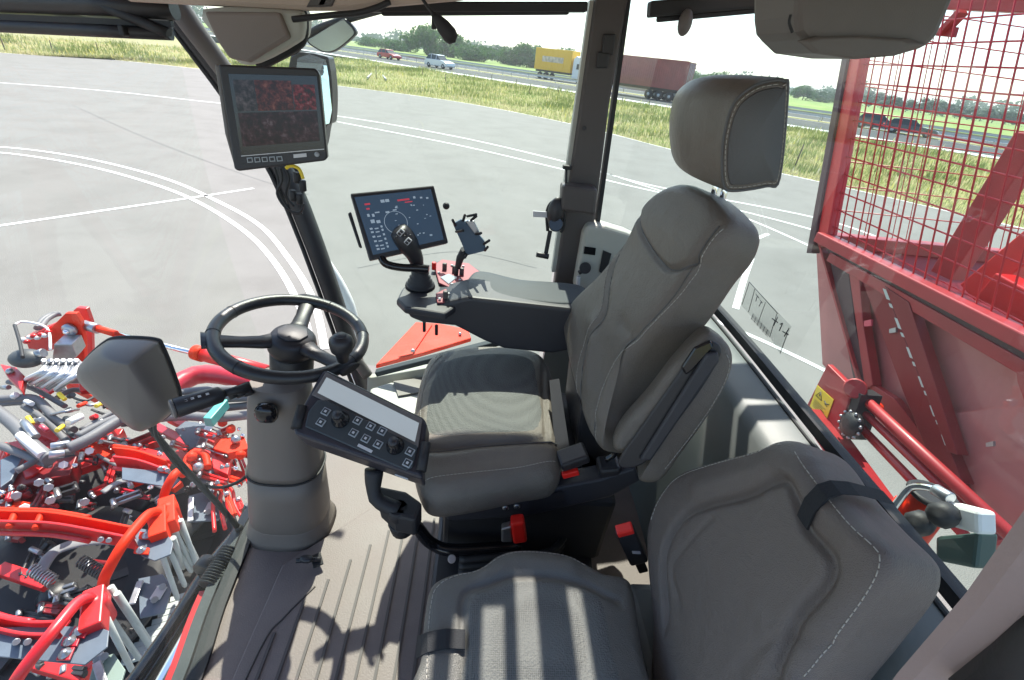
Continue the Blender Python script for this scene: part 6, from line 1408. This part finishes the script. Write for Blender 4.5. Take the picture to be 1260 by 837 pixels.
# slotted grey plates
for i, (pts, sl, lb) in enumerate((([(170, 712, ), (200, 706), (212, 722), (202, 754), (172, 760)], [(190, 738, 200, 722)], 'grey slotted plate hanging behind the lower white rods'),
      ([(232, 610), (264, 602), (280, 622), (268, 640), (232, 642)], [(256, 630, 262, 618)], 'dark slotted plate with silver link below the rear red fingers'),
      ([(116, 812), (140, 804), (154, 824), (146, 850), (106, 850)], [(120, 812, 128, 808)], 'pale green grey slotted plate at the bottom edge of the view'))):
    t = thing('slotted_plate', lb, 'plate', P(pts[0][0], pts[0][1], z=-1.2)); z_ = -1.15 if i < 2 else -1.0
    plate(pts, z_, .012, 'plate_body', M['steel'] if i < 2 else M['palegreen'], t, .002)
    for a, b, c_, d_ in sl:
        mb = MB(); mb.bar(P(a, b, z=z_+.008), P(c_, d_, z=z_+.008), .05, .006); mb.build('slot_washer', M['label'], t, bevel=.003)
        for e_ in ((a, b), (c_, d_)): mb = MB(); mb.cyl(P(*e_, z=z_+.01), P(*e_, z=z_+.025), .016, 8); mb.build('bolt', M['metal'], t)
    a, b = pts[0]; mb = MB(); mb.bar(P(a+3, b+3, z=z_+.02), P(a-8+i*10, b+32, z=z_+.02), .03, .012); mb.build('link_bar', M['metal'], t, bevel=.004)
# ladder-like slats low between rods
mb = MB()
lt = thing('sieve_grate', 'dark grate with pale cross slats lying low between rods and cab rail', 'grate', P(200, 770, z=-1.6))
for k in range(9):
    mb = MB(); mb.bar(P(150+k*7.5, 815-k*9.5, z=-1.5), P(178+k*7.5, 806-k*9.5, z=-1.5), .03, .02); mb.build('slat', M['whitebar'], lt)
mb = MB(); mb.bar(P(140, 836, z=-1.55), P(232, 716, z=-1.55), .22, .02); mb.build('grate_base', M['black'], lt)
for k in range(64):
    a = lr_.uniform(-5, 190); b = lr_.uniform(600, 835)
    if a > 190-(b-600)*.25: continue
    linkage(a, b, lr_.choice((.12, .2, -.9, -1.0, 2.0, -.3)), lr_.uniform(14, 46), lr_.uniform(-1.5, -1.2), M[lr_.choice(['darkred', 'black', 'hosedark', 'red', 'steel', 'black', 'metal'])], fr, lr_.uniform(.012, .03), lr_.uniform(4, 8), lr_.random() < .4)
# chrome rail with corrugated sleeve in front of the windscreen
rl = thing('front_handrail', 'shiny black and chrome handrail tube with corrugated sleeve along the windscreen foot', 'rail', P(250, 740, z=-.2))
yy = -.12
mb = MB(); mb.tube(smooth([P(150, 870, z=yy), P(215, 775, z=yy), P(262, 700, z=yy), P(300, 652, z=yy), P(312, 622, z=yy+.05)], 6), .030, 16); mb.build('rail_tube', M['black_gloss'], rl)
mb = MB(); mb.tube(smooth([P(186, 870, z=yy+.03), P(236, 780, z=yy+.05), P(270, 722, z=yy+.05)], 5), .024, 14); mb.build('chrome_tube', M['chrome'], rl)
mb = MB(); pth2 = [P(256, 722, z=-.03), P(286, 676, z=-.02)]
pp_s = [pth2[0].lerp(pth2[1], i/56) for i in range(57)]; mb.tube(pp_s, [.031 if i % 4 in (1, 2) else .022 for i in range(57)], 16); mb.build('corrugated_sleeve', M['rubber'], rl)
mb = MB(); mb.cyl(P(262, 722, z=-.05), P(276, 706, z=-.05), .045, 16); mb.build('rail_clamp', M['hosedark'], rl)
mb = MB(); mb.cyl(P(250, 705, z=-.08), P(262, 690, z=-.08), .036, 16); mb.build('rail_joint', M['black'], rl)

# lamp housing in front (grey) with stalk and cable
lp = thing('front_mirror_housing', 'large rounded grey mirror housing on a black stalk in front of the steering wheel', 'mirror', P(200, 640, z=-.1))
mc = P(162, 468, y=.86)
ym = .92
def MR(l, y_): return PL(l, y=y_)
o1 = smooth(MR([(103, 450), (108, 440), (128, 422), (146, 416), (190, 418), (200, 428), (214, 462), (221, 486), (218, 500), (206, 512), (190, 522), (176, 524), (150, 502), (110, 466)], ym), 5, True)
c = sum(o1, Vector())/len(o1)
ridge = P(156, 450, y=ym-.085)
rs = []
for s_, h_ in ((1.0, .0), (1.0, -.012), (.97, -.026), (.90, -.042), (.75, -.058), (.55, -.070), (.35, -.078), (.15, -.082), (.02, -.084)):
    base_c = c.lerp(Vector((ridge.x, c.y, ridge.z)), 1-s_)
    rs.append([base_c+(p-c)*s_+Vector((0, h_, 0)) for p in o1])
mb = MB(); mb.rings(rs); mb.build('housing', M['mirrorback'], lp)
mb = MB(); mb.tube([p+Vector((0, .003, 0)) for p in o1], .004, 8, loop=True); mb.build('rim', M['rubber'], lp)
mb = MB(); mb.tube(smooth([P(182, 520, y=.94), P(200, 545, y=.94), P(240, 590, y=.92), P(268, 620, y=.90), P(292, 648, y=.90)], 5), .0085, 10); mb.build('stalk', M['rubber'], lp)
mb = MB(); mb.tube(smooth([P(190, 520, y=.93), P(194, 540, y=.93), P(215, 570, y=.92), P(240, 592, y=.92), P(270, 600, y=.92), P(295, 592, y=.92), P(308, 580, y=.92)], 6), .0045, 8); mb.build('cable', M['rubber'], lp)
mb = MB(); mb.ball(P(294, 650, y=.90), (.012, .012, .012)); mb.build('stalk_foot', M['rubber'], lp)

# thin summer haze
mb = MB(); mb.slab([Vector((-3100, -700, GZ-1.1)), Vector((3100, -700, GZ-1.1)), Vector((3100, 3600, GZ-1.1)), Vector((-3100, 3600, GZ-1.1))], (0, 0, 34))
hm = bpy.data.materials.new('haze_air'); hm.use_nodes = True; hm.node_tree.nodes.remove(hm.node_tree.nodes['Principled BSDF'])
pv = hm.node_tree.nodes.new('ShaderNodeVolumePrincipled'); pv.inputs['Color'].default_value = (.92, .96, 1, 1); pv.inputs['Density'].default_value = .00042; pv.inputs['Anisotropy'].default_value = .3
hm.node_tree.links.new(pv.outputs[0], hm.node_tree.nodes['Material Output'].inputs['Volume'])
mb.build('haze', hm, kind='stuff')
